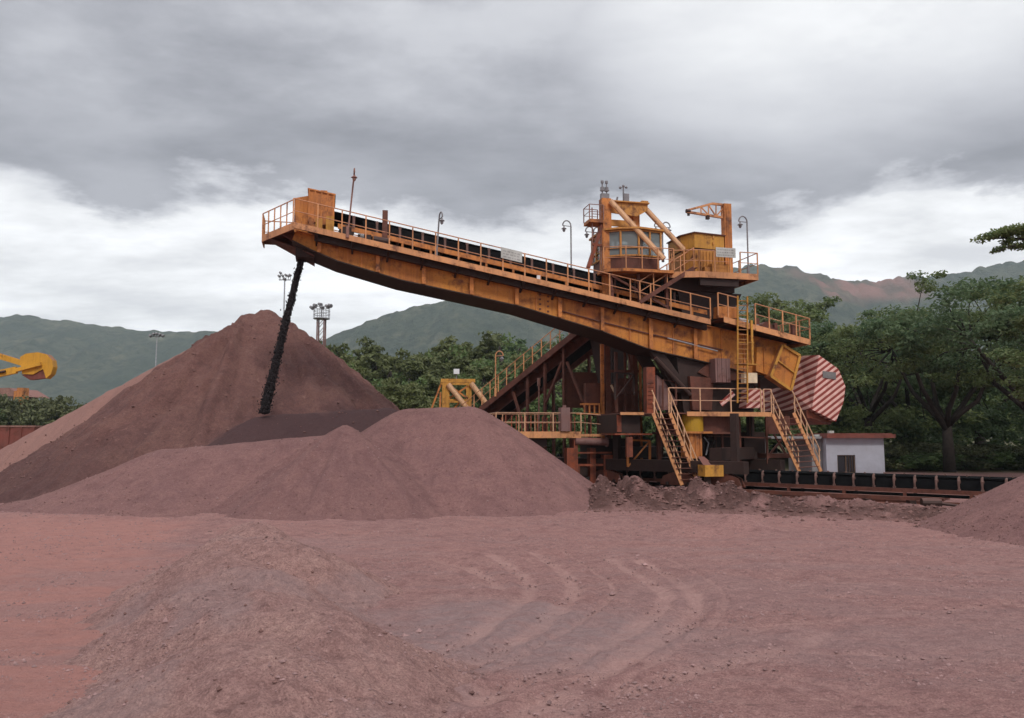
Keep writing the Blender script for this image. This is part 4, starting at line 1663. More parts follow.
# grey notice board on the platform rail
m = MB()
n0, n1 = Q(715.5, 253, TP0)[0], Q(735, 253, TP0)[0]
zn0, zn1 = Q(725, 257.5, TP0)[1], Q(725, 248, TP0)[1]
m.box(BF, n0, n1, TP0 - 0.06, TP0 - 0.03, zn0, zn1)
nb = part('notice_board', m, 'grey_panel', plat)
m = MB()
rr_ = random.Random(8)
for k_ in range(3):
    x_ = n0 + 0.07
    zz0 = zn1 - 0.08 - k_ * 0.13
    while x_ < n1 - 0.15:
        L_ = rr_.uniform(0.05, 0.13)
        m.box(BF, x_, x_ + L_, TP0 - 0.064, TP0 - 0.0605, zz0 - 0.06, zz0)
        x_ += L_ + 0.04
part('lettering', m, 'faded_lettering', nb)
b = BF.q(748.5, 276, 0.2)
lamp_post(ST, BF.W(b[0], 0.2, zd), Q(748.5, 222, 0.2)[1] - zd, -u3)

# ---- rear walkway
RZ, R0, R1 = line_z(724, 317.5, 810, 340.5, -0.35)
m = MB()
TR0, TR1 = -0.35, 3.9


def slopedF(mb, f, s0, s1, t0, t1, z0, z1):
    mb.hexa([BF.W(a, t, f(a) + z) for z in (z0, z1) for a, t in ((s0, t0), (s1, t0), (s1, t1), (s0, t1))])


slopedF(m, RZ, R0, R1, TR0 + .05, TR1, -0.06, 0.0)
rw = part('rear_walkway', m, 'rust_steel', ST)
m = MB()
slopedF(m, RZ, R0, R1, TR0, TR0 + .05, -0.22, 0.06)
m.beam(BF.W(R1, TR0, RZ(R1) - 0.08), BF.W(R1, TR1, RZ(R1) - 0.08), 0.05, 0.26)
part('fascia', m, 'rail_paint', rw)
m = MB()
rm = R0 + (R1 - R0) * 0.34
rails(m, [BF.W(rm + .1, TR0, RZ(rm + .1) + .05), BF.W(R1, TR0, RZ(R1) + .05), BF.W(R1, TR1, RZ(R1) + .05), BF.W(R0, TR1, RZ(R0) + .05)], 1.05, 0.78, 0.026)
rails(m, [BF.W(R0 - 0.3, TR0, RZ(R0) + .1), BF.W(R0 + 0.75, TR0 - 0.0, RZ(R0 + .75) + .05)], 1.1, 0.6, 0.026)
part('railing', m, 'rail_paint', rw)
m = MB()
m.box(BF, Q(718, 305, 0.0)[0], Q(738, 305, 0.0)[0], 0.0, 0.5, RZ(R0) + 0.05, RZ(R0) + 0.60)
part('switch_box', m, 'orange_paint', rw)
m = MB()
s_ = Q(744, 312, 0.3)[0]
m.tube([BF.W(s_ - .25, 0.5, RZ(s_) + 0.28), BF.W(s_ + .25, 0.5, RZ(s_ + .3) + 0.28)], 0.2, 14)
m.box(BF, s_ + .5, s_ + .9, 0.5, 1.0, RZ(s_ + .9) + 0.01, RZ(s_ + .9) + 0.35)
part('motor', m, 'galvanised', rw)
m = MB()
s_ = Q(768, 318, 0.5)[0]
m.tube([BF.W(s_, 0.6, RZ(s_) + 0.35), BF.W(s_, 2.8, RZ(s_) + 0.35)], 0.30, 16)
m.box(BF, s_ - 0.6, s_ + 0.5, 0.4, 0.6, RZ(s_) + 0.01, RZ(s_) + 0.30)
for dx in (-0.5, 0.5):
    m.box(BF, s_ + dx - .08, s_ + dx + .08, 0.6, 0.8, RZ(s_ + dx), RZ(s_ + dx) + 0.7)
m.box(BF, s_ + 1.1, s_ + 1.25, 0.1, 0.3, RZ(s_ + 1.1), RZ(s_ + 1.1) + 0.75)
part('tail_pulley', m, 'rust_steel', rw)
m = MB()
for i in range(5):
    s_ = R0 + 0.3 + i * 0.95
    m.beam(BF.W(s_, TR0 + .06, RZ(s_) - .14), BF.W(s_, TR1 - .06, RZ(s_) - .14), 0.1, 0.14)
part('cross_beam', m, 'dark_steel', rw)
# ladder down to the slewing platform, with hoops of small landing
m = MB()
l_t, l_b = BF.p(742.5, 296, -0.50), BF.p(742.5, 403, -0.50)
ladder(m, l_b, l_t, u3, 0.52, 0.235, 0.028)
lad = part('ladder', m, 'yellow_paint', ST)
m = MB()
za_ = Q(748, 363.5, -0.5)[1]
x0_ = Q(740, 363, -0.5)[0]
x1_ = Q(758, 363, -0.5)[0]
m.box(BF, x0_, x1_, -0.45, 0.1, za_ - 0.05, za_)
m.box(BF, Q(752, 340, -.5)[0], Q(754, 340, -.5)[0], -0.44, -0.38, za_ + 0.001, Q(750, 320, -.5)[1])
m.box(BF, Q(738, 342, -.5)[0], Q(755, 342, -.5)[0], -0.44, -0.40, Q(750, 342, -.5)[1] - .04, Q(750, 342, -.5)[1])
part('landing', m, 'yellow_paint', lad)
m = MB()
m.box(BF, Q(743, 378, -.3)[0], Q(756, 378, -.3)[0], -0.42, -0.12, Q(749, 383, -.3)[1], Q(749, 373, -.3)[1])
part('cabinet', m, 'cream_paint', ST)
m = MB()
for i in range(7):
    x_ = Q(718, 370, 0)[0] + i * 0.115
    m.box(BF, x_, x_ + 0.10, 0.25 - (0.02 if i % 2 else 0), 0.9, Q(726, 382, 0)[1], Q(726, 358, 0)[1])
part('panel', m, 'pink_steel', ST, label='dull pink ribbed panel')

# ---- rear girder end and counterweight
m = MB()
fr = [Q(*p, 0.15) for p in ((782.4, 345), (799.5, 355.6), (790.7, 390), (770.5, 376))]
m.prism(BF, fr, 0.18, 0.75)
rg = part('rear_bracket', m, 'girder_paint', ST)
m = MB()
for a, b in zip(fr, fr[1:] + fr[:1]):
    m.beam(BF.W(a[0], 0.13, a[1]), BF.W(b[0], 0.13, b[1]), 0.10, 0.13)
a, b = lerp((*fr[0], 0), (*fr[3], 0), .48), lerp((*fr[1], 0), (*fr[2], 0), .52)
m.beam(BF.W(a[0], 0.135, a[1]), BF.W(b[0], 0.135, b[1]), 0.08, 0.06)
part('rim', m, 'yellow_paint', rg)
m = MB()
fr2 = [Q(*p, 0.5) for p in ((757, 347), (783, 345.5), (771, 376), (756, 371))]
m.prism(BF, fr2, 0.5, 0.84)
m.box(BF, Q(763, 350, .5)[0], Q(763, 350, .5)[0] + .05, 0.44, 0.498, Q(763, 372, .5)[1], Q(763, 349, .5)[1])
part('side_plate', m, 'girder_paint', rg)

# counterweight: a faceted box, one dark facet and one light facet
near = [Q(*p, -0.25) for p in ((819, 355), (838.5, 369), (845.5, 386.5), (843.5, 402), (836, 421.5), (812, 409.5))]
lft = [Q(*p, 1.3) for p in ((798.5, 356), (790, 390), (784, 400), (790, 410))]
T2 = 3.9
poly_n = [(near[0][0], -0.25, near[0][1]), (near[1][0], -0.25, near[1][1]), (near[2][0], -0.25, near[2][1]), (near[3][0], -0.25, near[3][1]), (near[4][0], -0.25, near[4][1]), (near[5][0], -0.25, near[5][1])]
l_top, l_b1, l_b2 = (lft[0][0], 1.3, lft[0][1]), (lft[1][0], 1.3, lft[1][1]), (lft[3][0], 1.3, lft[3][1])
V_ = [BF.W(*p) for p in poly_n] + [BF.W(*l_top), BF.W(*l_b1), BF.W(*l_b2)]
Vf = [BF.W(p[0], T2, p[2]) for p in poly_n] + [BF.W(l_top[0], T2, l_top[2]), BF.W(l_b1[0], T2, l_b1[2]), BF.W(l_b2[0], T2, l_b2[2])]
m = MB()
m.add(V_ + Vf, [(5, 4, 3, 2, 1, 0), (8, 5, 0, 6, 7),
                (0, 1, 10, 9), (1, 2, 11, 10), (2, 3, 12, 11), (3, 4, 13, 12), (4, 5, 14, 13), (5, 8, 17, 14), (8, 7, 16, 17), (7, 6, 15, 16), (6, 0, 9, 15),
                (9, 10, 11, 12, 13, 14), (16, 15, 9, 14, 17)])
cw = part('counterweight', m, 'warning_stripes', ST, label='counterweight box painted with slanting red and pale pink stripes')
m = MB()
b_ = [near[4], near[5], (lft[3][0], lft[3][1])]
m.prism(BF, [(b_[2][0] + 0.1, b_[2][1] - 0.05), (b_[1][0], b_[1][1] - 0.02), (b_[0][0] - 0.02, b_[0][1] - 0.02), (b_[0][0] - 0.1, b_[0][1] - 0.14), (b_[1][0] + 0.1, b_[1][1] - 0.40), (b_[2][0] + 0.1, b_[2][1] - 0.45)], 0.05, T2 - 0.1)
part('ballast_tray', m, 'red_orange_paint', cw)
m = MB()
m.prism(BF, [Q(*p, -0.29) for p in ((823, 371), (836, 372.5), (836, 379.5), (823, 377.5))], -0.29, -0.26)
part('plaque', m, 'lettering', cw)

# ------------------------------------------------------------------ slewing deck, pedestal and portal
zP = Q(735, 413, -0.3)[1]
D0, D1 = Q(669, 411, -0.3)[0], Q(771.5, 413, -0.3)[0]
E0 = Q(620, 411, 0.6)[0]
E1 = Q(655, 411, 0.6)[0]
m = MB()
m.box(BF, D0, D1, -0.30, 4.8, zP - 0.06, zP)
m.box(BF, E0, D0 - 0.002, 0.6, 4.8, zP - 0.06, zP)
sd = part('slewing_deck', m, 'rust_steel', ST)
m = MB()
m.box(BF, D0 + 0.9, D1, -0.35, -0.302, zP - 0.16, zP + 0.05)
m.box(BF, E0, D0 - 0.9, 0.55, 0.598, zP - 0.10, zP + 0.03)
part('fascia', m, 'rail_paint', sd)
m = MB()
rails(m, [BF.W(D0, -0.3, zP), BF.W(D1 - 0.55, -0.3, zP)], 1.16, 1.45, 0.024)
rails(m, [BF.W(D1 - 0.40, -0.3, zP), BF.W(D1, -0.3, zP)], 1.16, 0.42, 0.024)
rails(m, [BF.W(D1, 0.5, zP), BF.W(D1, 4.8, zP)], 1.16, 1.4, 0.024)
part('railing', m, 'stair_rail_paint', sd)

# pylon under the boom: slewing column, luffing gear, chute
m = MB()
m.prism(BF, [Q(*p, 1.0) for p in ((684, 412), (716, 412), (722, 358), (676, 353))], 1.0, 3.1)
m.prism(BF, [Q(*p, 0.9) for p in ((652, 352), (664, 352), (682, 378), (682, 392), (676, 392))], 0.95, 1.2)
m.prism(BF, [Q(*p, 0.9) for p in ((652, 352), (664, 352), (682, 378), (682, 392), (676, 392))], 2.8, 3.05)
m.box(BF, Q(716, 412, 1)[0] + .002, Q(757, 412, 1)[0], 1.3, 2.9, zP + 0.002, Q(730, 372, 1)[1])
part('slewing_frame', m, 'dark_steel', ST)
m = MB()
m.prism(BF, [Q(*p, 0.7) for p in ((693, 410), (712, 410), (714, 378), (690, 376))], 0.72, 0.98)
m.prism(BF, [Q(*p, 0.7) for p in ((700, 372), (722, 352), (760, 374), (754, 380), (716, 380))], 0.88, 0.99)
part('frame_plate', m, 'rust_steel', ST)
m = MB()
m.box(BF, Q(647, 400, .7)[0], Q(655.5, 400, .7)[0], 0.7, 1.1, zP + .002, Q(650, 367, .7)[1])
for i in range(7):
    z_ = zP + 0.25 + i * 0.2
    m.box(BF, Q(648, 400, .7)[0], Q(654, 400, .7)[0], 0.66, 0.698, z_, z_ + 0.03)
part('luffing_column', m, 'red_orange_paint', ST)
m = MB()
m.prism(BF, [Q(*p, 1.3) for p in ((656, 375), (664, 382), (676, 402), (668, 410), (656, 410))], 1.2, 2.7)
part('transfer_chute', m, 'pink_steel', ST)
m = MB()
m.tube([BF.p(655, 358, 0.8), BF.p(690, 395, 0.8)], 0.12, 10)
part('luffing_cylinder', MB().tube([BF.p(664, 358, 3.2), BF.p(692, 395, 3.2)], 0.12, 10), 'dark_steel', ST)
part('luffing_cylinder', m, 'dark_steel', ST)
# striped drum guard behind the rail
m = MB()
m.prism(BF, [Q(*p, 0.3) for p in ((746, 408), (763, 408), (764, 392), (757, 388), (749, 390))], 0.3, 1.0)
part('guard', m, 'warning_stripes', ST)
m = MB()
m.beam(BF.p(721, 404.5, -.1), BF.p(733.5, 393, -.1), 0.05, 0.24)
part('striped_bar', m, 'warning_stripes', ST)

# pedestal ring and drum
m = MB()
pcx = BF.loc(BF.p(700, 420, 1.9))
ctr = BF.W(S_SL, 1.9, 0)
m.tube([(ctr.x, ctr.y, zP - 0.9), (ctr.x, ctr.y, zP - 0.062)], 1.75, 40)
m.tube([(ctr.x, ctr.y, zP - 1.0), (ctr.x, ctr.y, zP - 0.901)], 2.15, 40)
ring_ = part('slew_ring', m, 'rust_steel', ST, smooth=True)
m = MB()
c_ = BF.p(692.5, 420, 0.28)
m.tube([(c_.x, c_.y, BF.q(692, 431.5, .4)[1]), (c_.x, c_.y, zP - 0.065)], 0.50, 20)
part('slew_gearbox', m, 'bright_yellow_paint', ring_, smooth=True, label='bright yellow drum of the slewing drive')
m = MB()
m.box(BF, Q(684, 434, -.2)[0], Q(712, 434, -.2)[0], -0.25, 0.9, Q(700, 433.5, .3)[1], Q(700, 431.5, .3)[1])
zf_ = Q(700, 433.6, .3)[1]
m.box(BF, Q(688, 440, 0)[0], Q(701, 440, 0)[0], -0.1, 0.8, 1.7, zf_ - 0.002)
for dx in (0.18, 0.42):
    s_ = Q(688, 440, .3)[0] + dx
    m.box(BF, s_ - .02, s_ + .02, -0.16, -0.102, 1.75, zf_ - 0.02)
part('drive_column', m, 'orange_paint', ring_)
# portal legs and beams
m = MB()
zr = zP - 1.0
for s_, t in ((1.7, -2.15), (-4.6, -2.15), (0.6, 2.15), (-4.6, 2.15)):
    m.box(YF, s_ - .15, s_ + .15, t - .15, t + .15, 1.602, zP - 0.07)
for t in (-2.15, 2.15):
    m.box(YF, -8.2, 2.2, t - 0.28, t + 0.28, 1.05, 1.60)
m.box(YF, -4.9, -4.3, -1.87, 1.87, 1.62, 2.2)
m.box(YF, 0.3, 0.9, -1.87, 1.87, 1.62, 2.2)
m.box(BF, Q(617, 430, 1)[0], Q(640, 430, 1)[0], 1.0, 3.6, Q(617, 433, 1)[1], zP - 0.065)
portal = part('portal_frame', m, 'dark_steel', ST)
m = MB()
m.box(BF, Q(617, 430, 1)[0] - .02, Q(621, 430, 1)[0], 0.93, 0.998, Q(617, 432, 1)[1], zP - 0.1)
m.box(BF, Q(626, 448, .7)[0], Q(632, 448, .7)[0], 0.6, 0.75, Q(628, 457, .7)[1], Q(628, 437, .7)[1])
m.box(BF, Q(617, 433, 1)[0] - 0.2, Q(650, 433, 1)[0], 0.7, 2.6, Q(617, 435, 1)[1], Q(617, 433.4, 1)[1])
part('portal_plate', m, 'red_orange_paint', portal)
m = MB()
for px in (722.5, 740, 767):
    s_ = Q(px, 430, .6)[0]
    m.box(BF, s_ - 0.05, s_ + 0.05, 0.6, 0.7, 1.4, zP - 0.165)
m.beam(BF.p(706, 436, .6), BF.p(771, 438, .6), 0.06, 0.06)
m.beam(BF.p(768, 424, .7), BF.p(786, 455, .7), 0.08, 0.08)
m.beam(BF.p(786, 434, .7), BF.p(769, 455, .7), 0.08, 0.08)
m.box(BF, Q(767, 455, .65)[0], Q(792, 455, .65)[0], 0.62, 1.6, Q(780, 458, .65)[1], Q(780, 453.5, .65)[1])
m.box(BF, Q(767, 430, .65)[0] + .06, Q(790, 430, .65)[0], 0.64, 0.70, Q(780, 434, .65)[1], Q(780, 416, .65)[1])
part('gantry_frame', m, 'rust_steel', portal)
m = MB()
m.box(BF, Q(708, 440, 2)[0], Q(764, 440, 2)[0], 1.9, 3.0, 1.3, zP - 0.9)
m.box(BF, Q(742, 440, 1.4)[0], Q(755, 440, 1.4)[0], 1.2, 1.8, 1.6, zP - 1.1)
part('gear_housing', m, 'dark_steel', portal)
m = MB()
m.tube([BF.p(706, 455, .55), BF.p(708.5, 443, .55), BF.p(704, 437, .55)], 0.035, 6)
part('hose', m, 'galvanised', portal)


# bogies with wheels on the rails
def bogie(s_, t):
    m_ = MB()
    m_.prism(YF, [(s_ - 0.95, 0.45), (s_ + 0.95, 0.45), (s_ + 0.8, 0.85), (s_ + 0.25, 1.06), (s_ - 0.25, 1.06), (s_ - 0.8, 0.85)], t - 0.22, t - 0.13)
    m_.prism(YF, [(s_ - 0.95, 0.45), (s_ + 0.95, 0.45), (s_ + 0.8, 0.85), (s_ + 0.25, 1.06), (s_ - 0.25, 1.06), (s_ - 0.8, 0.85)], t + 0.13, t + 0.22)
    b_o = part('bogie', m_, 'rust_steel', ST)
    for ds in (-0.55, 0.55):
        w__ = MB()
        a = YF.W(s_ + ds, t - 0.10, 0.52)
        b = YF.W(s_ + ds, t + 0.10, 0.52)
        w__.tube([a, b], 0.29, 18)
        w__.tube([YF.W(s_ + ds, t - 0.29, 0.52), YF.W(s_ + ds, t + 0.29, 0.52)], 0.08, 10)
        part('wheel', w__, 'wheel_iron', b_o)


for t in (-2.15, 2.15):
    for s_ in (1.1, -1.1, -5.2, -7.4):
        bogie(s_, t)

# rail sweeper box at the front of the machine
m = MB()
m.box(BF, Q(704, 470, -1.6)[0], Q(722.5, 470, -1.6)[0], -1.7, -1.0, Q(712, 476.5, -1.6)[1], Q(712, 465, -1.6)[1])
bx_ = part('buffer_box', m, 'yellow_paint', ST)
m = MB()
za_ = Q(712, 464.8, -1.6)[1]
m.add([BF.p(698, 456.5, -1.2), BF.p(704, 456.5, -0.9), BF.p(713, 464, -1.1), BF.p(704, 466, -1.6)] + [p - UP * 0.03 for p in (BF.p(698, 456.5, -1.2), BF.p(704, 456.5, -0.9), BF.p(713, 464, -1.1), BF.p(704, 466, -1.6))],
      [(0, 1, 2, 3), (7, 6, 5, 4), (0, 4, 5, 1), (1, 5, 6, 2), (2, 6, 7, 3), (3, 7, 4, 0)])
part('cover_plate', m, 'pink_steel', bx_)
m = MB()
m.box(BF, Q(708, 480, -1.6)[0], Q(712, 480, -1.6)[0], -1.5, -1.2, 0.1, Q(712, 476.5, -1.6)[1])
part('buffer_leg', m, 'dark_steel', bx_)


# two access stairs
def access_stair(pa, pb, qa, qb, t, label, wd=0.85):
    """pa top, pb foot of the near stringer (pixels at plane t)"""
    a, b = BF.p(*pa, t), BF.p(*pb, t)
    c, d_ = BF.p(*qa, t), BF.p(*qb, t)
    across = ((c - a) * 0.5 + (d_ - b) * 0.5)
    across = across.normalized() * wd
    m_ = MB()
    for o_ in (Vector((0, 0, 0)), across):
        m_.beam(a + o_, b + o_, 0.05, 0.17)
    n__ = int((a - b).length / 0.27)
    for i in range(1, n__):
        p = lerp(a, b, i / n__)
        m_.cur = 1
        m_.beam(p + across * .03, p + across * .97, 0.20, 0.03, up=(0, 0, 1))
        m_.cur = 0
    so_ = part('access_stair', m_, ('rail_paint', 'rust_steel'), ST, label=label)
    m_ = MB()
    for o_ in (Vector((0, 0, 0)), across):
        aa, bb = a + o_, b + o_
        m_.tube([aa + UP * .98 + (aa - bb).normalized() * 0.1, bb + UP * 1.0], 0.032, 7)
        m_.tube([aa + UP * .5, bb + UP * 0.5], 0.022, 6)
        for i in range(5):
            p = lerp(aa, bb, (i + .2) / 4.4)
            m_.beam(p, p + UP * 1.0, 0.045, 0.045)
    part('handrail', m_, 'stair_rail_paint', so_)
    return so_


access_stair((653, 413), (682, 485), (667, 413), (698, 485), -0.35, 'steep stair down to the earth bank, left of the yellow drum')
access_stair((772.5, 414), (800, 473), (787, 412), (815, 473), -0.35, 'steep stair beside the white building', 1.15)

# pipework, cable trays and small steel tangled under the boom
rr_ = random.Random(41)
for k_, mt in enumerate(('rust_steel', 'dark_steel', 'rust_steel', 'orange_paint')):
    for j_ in range(4):
        m = MB()
        t_ = 0.9 + 0.75 * j_ + 0.2 * k_
        px0 = rr_.uniform(612, 745)
        y0 = rr_.uniform(362, 440)
        w_ = rr_.uniform(10, 30)
        h_ = rr_.uniform(14, 32)
        rd = rr_.uniform(0.035, 0.07)
        pts = [(px0, y0 + h_), (px0, y0), (px0 + w_, y0 + rr_.uniform(-1, 3)), (px0 + w_, y0 + h_ * rr_.uniform(.5, 1.1))]
        if rr_.random() < .5:
            m.tube([BF.p(x, y, t_) for x, y in pts], rd, 7)
        else:
            for a, b in zip(pts[:-1], pts[1:]):
                m.beam(BF.p(*a, t_), BF.p(*b, t_), rd * 2, rd * 1.6)
            m.beam(BF.p(*pts[0], t_), BF.p(*pts[2], t_), rd * 1.4, rd * 1.2)
        part('pipework' if k_ % 2 else 'brace', m, mt, ST)
for px, y0, y1, w_, t_, mt in ((617, 352, 412, .14, 3.4, 'rust_steel'), (626, 350, 412, .10, 3.9, 'rust_steel'), (645, 354, 412, .12, 3.0, 'dark_steel'), (660, 418, 470, .18, 1.9, 'rust_steel'),
                               (676, 434, 470, .12, 1.5, 'dark_steel'), (716, 416, 466, .14, 1.6, 'rust_steel'), (752, 416, 462, .12, 1.4, 'rust_steel'), (760, 380, 410, .10, 1.6, 'rust_steel')):
    a, b = BF.q(px, y1, t_), BF.q(px, y0, t_)
    part('post', MB().box(BF, a[0] - w_ / 2, a[0] + w_ / 2, t_, t_ + w_, max(a[1], 0.3), b[1]), mt, ST)
# ------------------------------------------------------------------ tripper car behind the stacker
TP = thing('tripper', 'rusty inclined tripper conveyor with a railed walkway, rising behind the heaps to the stacker', 'conveyor', YF.W(-12, 0, 0))
TW = -1.5
wa, wb = YF.q(473, 413, TW), YF.q(570, 334.5, TW)
sl_ = (wb[1] - wa[1]) / (wb[0] - wa[0])
TZ = lambda a: wa[1] + sl_ * (a - wa[0])
ts0, ts1 = wa[0] - 7.0, wb[0] + 1.2


def slY(mb, s0, s1, t0, t1, z0, z1, f=TZ):
    mb.hexa([YF.W(a, t, f(a) + z) for z in (z0, z1) for a, t in ((s0, t0), (s1, t0), (s1, t1), (s0, t1))])


m = MB()
slY(m, ts0, ts1, TW, TW + 0.06, -0.32, 0.05)
slY(m, ts0, ts1, TW + 0.8, TW + 0.95, -0.62, 0.10)
slY(m, ts0, ts1, 1.15, 1.30, -0.62, 0.10)
truss = part('inclined_girder', m, 'rust_steel', TP)
m = MB()
slY(m, ts0, ts1, TW + 0.06, TW + 0.8, -0.08, -0.03)
wkt = part('walkway', m, 'rust_steel', TP)
m = MB()
rails(m, [YF.W(ts0, TW + .03, TZ(ts0) + .05), YF.W(ts1, TW + .03, TZ(ts1) + .05)], 1.0, 0.75, 0.024, (0.5,))
part('railing', m, 'rail_paint', wkt)
m = MB()
i = 0
s_ = ts0 + 0.3
while s_ < ts1:
    m.beam(YF.W(s_, TW + .06, TZ(s_) - .2), YF.W(s_, 1.15, TZ(s_) - .2), 0.10, 0.12)
    s_ += 0.85
part('cross_beam', m, 'rust_steel', truss)
m = MB()
slY(m, ts0, ts1 + 0.3, -0.65, 0.95, 0.45, 0.48)
slY(m, ts0, ts1 + 0.3, -0.60, 0.90, -0.42, -0.40)
part('belt', m, 'belt_rubber', TP)
m = MB()
hs = ts1
m.prism(YF, [(hs - 1.0, TZ(hs) - 0.8), (hs + 0.9, TZ(hs) - 0.2), (hs + 0.9, TZ(hs) + 0.5), (hs - 1.0, TZ(hs) + 0.3)], -0.95, 1.2)
m.prism(YF, [(hs + 0.0, TZ(hs) - 3.4), (hs + 0.8, TZ(hs) - 3.4), (hs + 1.1, TZ(hs) - 0.2), (hs - 0.6, TZ(hs) - 0.5)], -0.6, 0.9)
part('head_chute', m, 'dark_steel', TP)
# trestles
m = MB()


def yb(a, ta, b, tb, wd, mat=None):
    m.beam(YF.p(a[0], a[1], ta), YF.p(b[0], b[1], tb), wd, wd)


for px, y0, y1 in ((527.5, 391, 428), (545, 380, 428), (563.8, 362, 428)):
    for t in (-1.25, 1.2):
        a = YF.q(px, y0, -1.25)
        m.box(YF, a[0] - 0.07, a[0] + 0.07, t - .07, t + .07, 1.4, TZ(a[0]) - 0.3)
for a, b in (((562, 362), (546, 402)), ((567, 362), (583, 402)), ((513, 392), (524, 428))):
    for t in (-1.25,):
        yb(a, t, b, t, 0.13)
part('trestle', m, 'rust_steel', TP)
m = MB()
s_a, s_b = YF.q(500, 440, -1.5)[0], YF.q(640, 440, -1.5)[0]
for t in (-1.5, 1.5):
    m.box(YF, ts0 + 3.5, YF.q(606, 440, t)[0], t - .15, t + .15, 1.15, 1.5)
base_ = part('base_frame', m, 'rust_steel', TP)
m = MB()
for k_ in range(5):
    for t in (-2.15, 2.15):
        s_ = ts0 + 4 + k_ * 2.6
        m.tube([YF.W(s_, t - 0.08, 0.42), YF.W(s_, t + 0.08, 0.42)], 0.28, 14)
        m.box(YF, s_ - 0.35, s_ + 0.35, min(t, t * .6) if t > 0 else t, t * .7 if t < 0 else t, 0.72, 1.14)
part('wheel_set', m, 'wheel_iron', TP)
b = YF.q(495.5, 397, TW)
lamp_post(TP, YF.W(b[0], TW, TZ(b[0]) - 0.1), YF.q(495.5, 354, TW)[1] - TZ(b[0]), (1, 0, 0), 0, 'rail_paint')
b = YF.q(539, 428, TW - 0.6)
m = MB()
m.tube([YF.W(b[0], TW - .6, 1.4), YF.W(b[0], TW - .6, YF.q(539, 378, TW - .6)[1])], 0.05, 6)
m.tube([YF.W(b[0], TW - .6, YF.q(539, 386, TW - .6)[1]), YF.W(b[0], TW - .6, YF.q(539, 378, TW - .6)[1])], 0.09, 8)
part('lamp_post', m, 'dusty_rail_paint', TP)

# tall columns and transfer tower between tripper and stacker
TW2 = thing('transfer_tower', 'dark rusty steel tower with tall columns, standing under the boom where tripper and stacker meet', 'steel tower', BF.W(15, 4.4, 0))


def towbox(mb, px0, px1, t0, t1, y0, y1):
    a, b = BF.q(px0, y0, t0), BF.q(px1, y1, t0)
    mb.box(BF, a[0], b[0], t0, t1, b[1], a[1])


tz_top = lambda s_, t: interp(botq, s_) - 0.15
m = MB()
TC = 4.4
for px, wd, mt in ((603, .16, 'orange_paint'), (608.5, .26, 'rust_steel'), (636, .26, 'rust_steel'), (641, .12, 'orange_paint')):
    s_ = BF.q(px, 400, TC)[0]
    part('column', MB().box(BF, s_ - wd / 2, s_ + wd / 2, TC, TC + wd, 0.0, BF.q(px, 344, TC)[1]), mt, TW2)
for px in (600, 632):
    s_ = BF.q(px, 400, TC + 3)[0]
    part('column', MB().box(BF, s_ - .12, s_ + .12, TC + 3, TC + 3.24, 0.0, BF.q(px, 350, TC + 3)[1]), 'rust_steel', TW2)
m = MB()
for y_ in (371, 392, 412):
    a, b = BF.p(603, y_, TC + .12), BF.p(640, y_ + 0.5, TC + .12)
    m.beam(a, b, 0.12, 0.14)
m.beam(BF.p(610, 386, TC + .1), BF.p(618, 403, TC + .1), 0.10, 0.10)
m.beam(BF.p(621, 386, TC + .1), BF.p(611, 410, TC + .1), 0.08, 0.08)
m.beam(BF.p(628, 352, TC + .1), BF.p(636, 390, TC + .1), 0.08, 0.08)
part('bracing', m, 'rust_steel', TW2)
m = MB()
towbox(m, 586, 601, TC + .5, TC + .9, 383, 412)
towbox(m, 612, 633, TC + 1.2, TC + 2.4, 378, 430)
towbox(m, 566, 606, TC + 2.6, TC + 2.9, 372, 408)
part('casing', m, 'rust_steel', TW2)
m = MB()
towbox(m, 583, 600, TC - .2, TC + .3, 403, 405)
for px in (584, 589, 594, 599):
    towbox(m, px, px + 1.3, TC - .2, TC - .1, 405, 413)
towbox(m, 580, 601, TC - .25, TC + .35, 413, 414.5)
part('small_platform', m, 'orange_paint', TW2)
m = MB()
m.beam(BF.p(611, 385, TC - .1), BF.p(617, 397, TC - .1), 0.09, 0.09)
part('pipe', m, 'cream_paint', TW2)

# ------------------------------------------------------------------ railed equipment platform
EP = thing('equipment_platform', 'railed orange platform car on rusty supports, behind the slope of the front ore heap', 'platform car', BF.W(10, 2.6, 0))
EF = Frame(BF.W(0, 3.2, 0).x, BF.W(0, 3.2, 0).y, 13.4)
e0, ez = EF.q(494, 432, 0)
e1 = EF.q(581, 432, 0)[0]
e2 = EF.q(604, 432, 0)[0]
zdk = EF.q(540, 431.5, 0)[1]
m = MB()
m.box(EF, e0, e1, 0, 2.4, zdk - 0.32, zdk)
m.box(EF, e1 + .002, e2, 0.1, 2.4, zdk - 0.25, zdk - 0.12)
dk = part('deck', m, 'rail_paint', EP)
m = MB()
rails(m, [EF.W(e0 + 0.1, 0, zdk), EF.W(e1, 0, zdk), EF.W(e2, 0.1, zdk - .1)], 0.92, 1.3, 0.024, (0.5,))
rails(m, [EF.W(e0 + 0.1, 0, zdk), EF.W(e0 + .1, 2.4, zdk), EF.W(e1, 2.4, zdk)], 0.92, 0.9, 0.022, (0.5,))
part('railing', m, 'stair_rail_paint', dk)
m = MB()
x_ = e0 + 0.25
rr_ = random.Random(2)
while x_ < e2 - .2:
    m.box(EF, x_, x_ + 0.05, 1.0, 1.05, zdk - .1, zdk + rr_.uniform(0.7, 0.86))
    x_ += rr_.uniform(0.2, 0.34)
part('picket', m, 'red_orange_paint', dk)
m = MB()
a = EF.q(561, 420, -0.1)[0]
b = EF.q(570, 420, -0.1)[0]
m.box(EF, a, b, -0.12, 0.35, zdk + 0.02, EF.q(565, 407.5, -.1)[1])
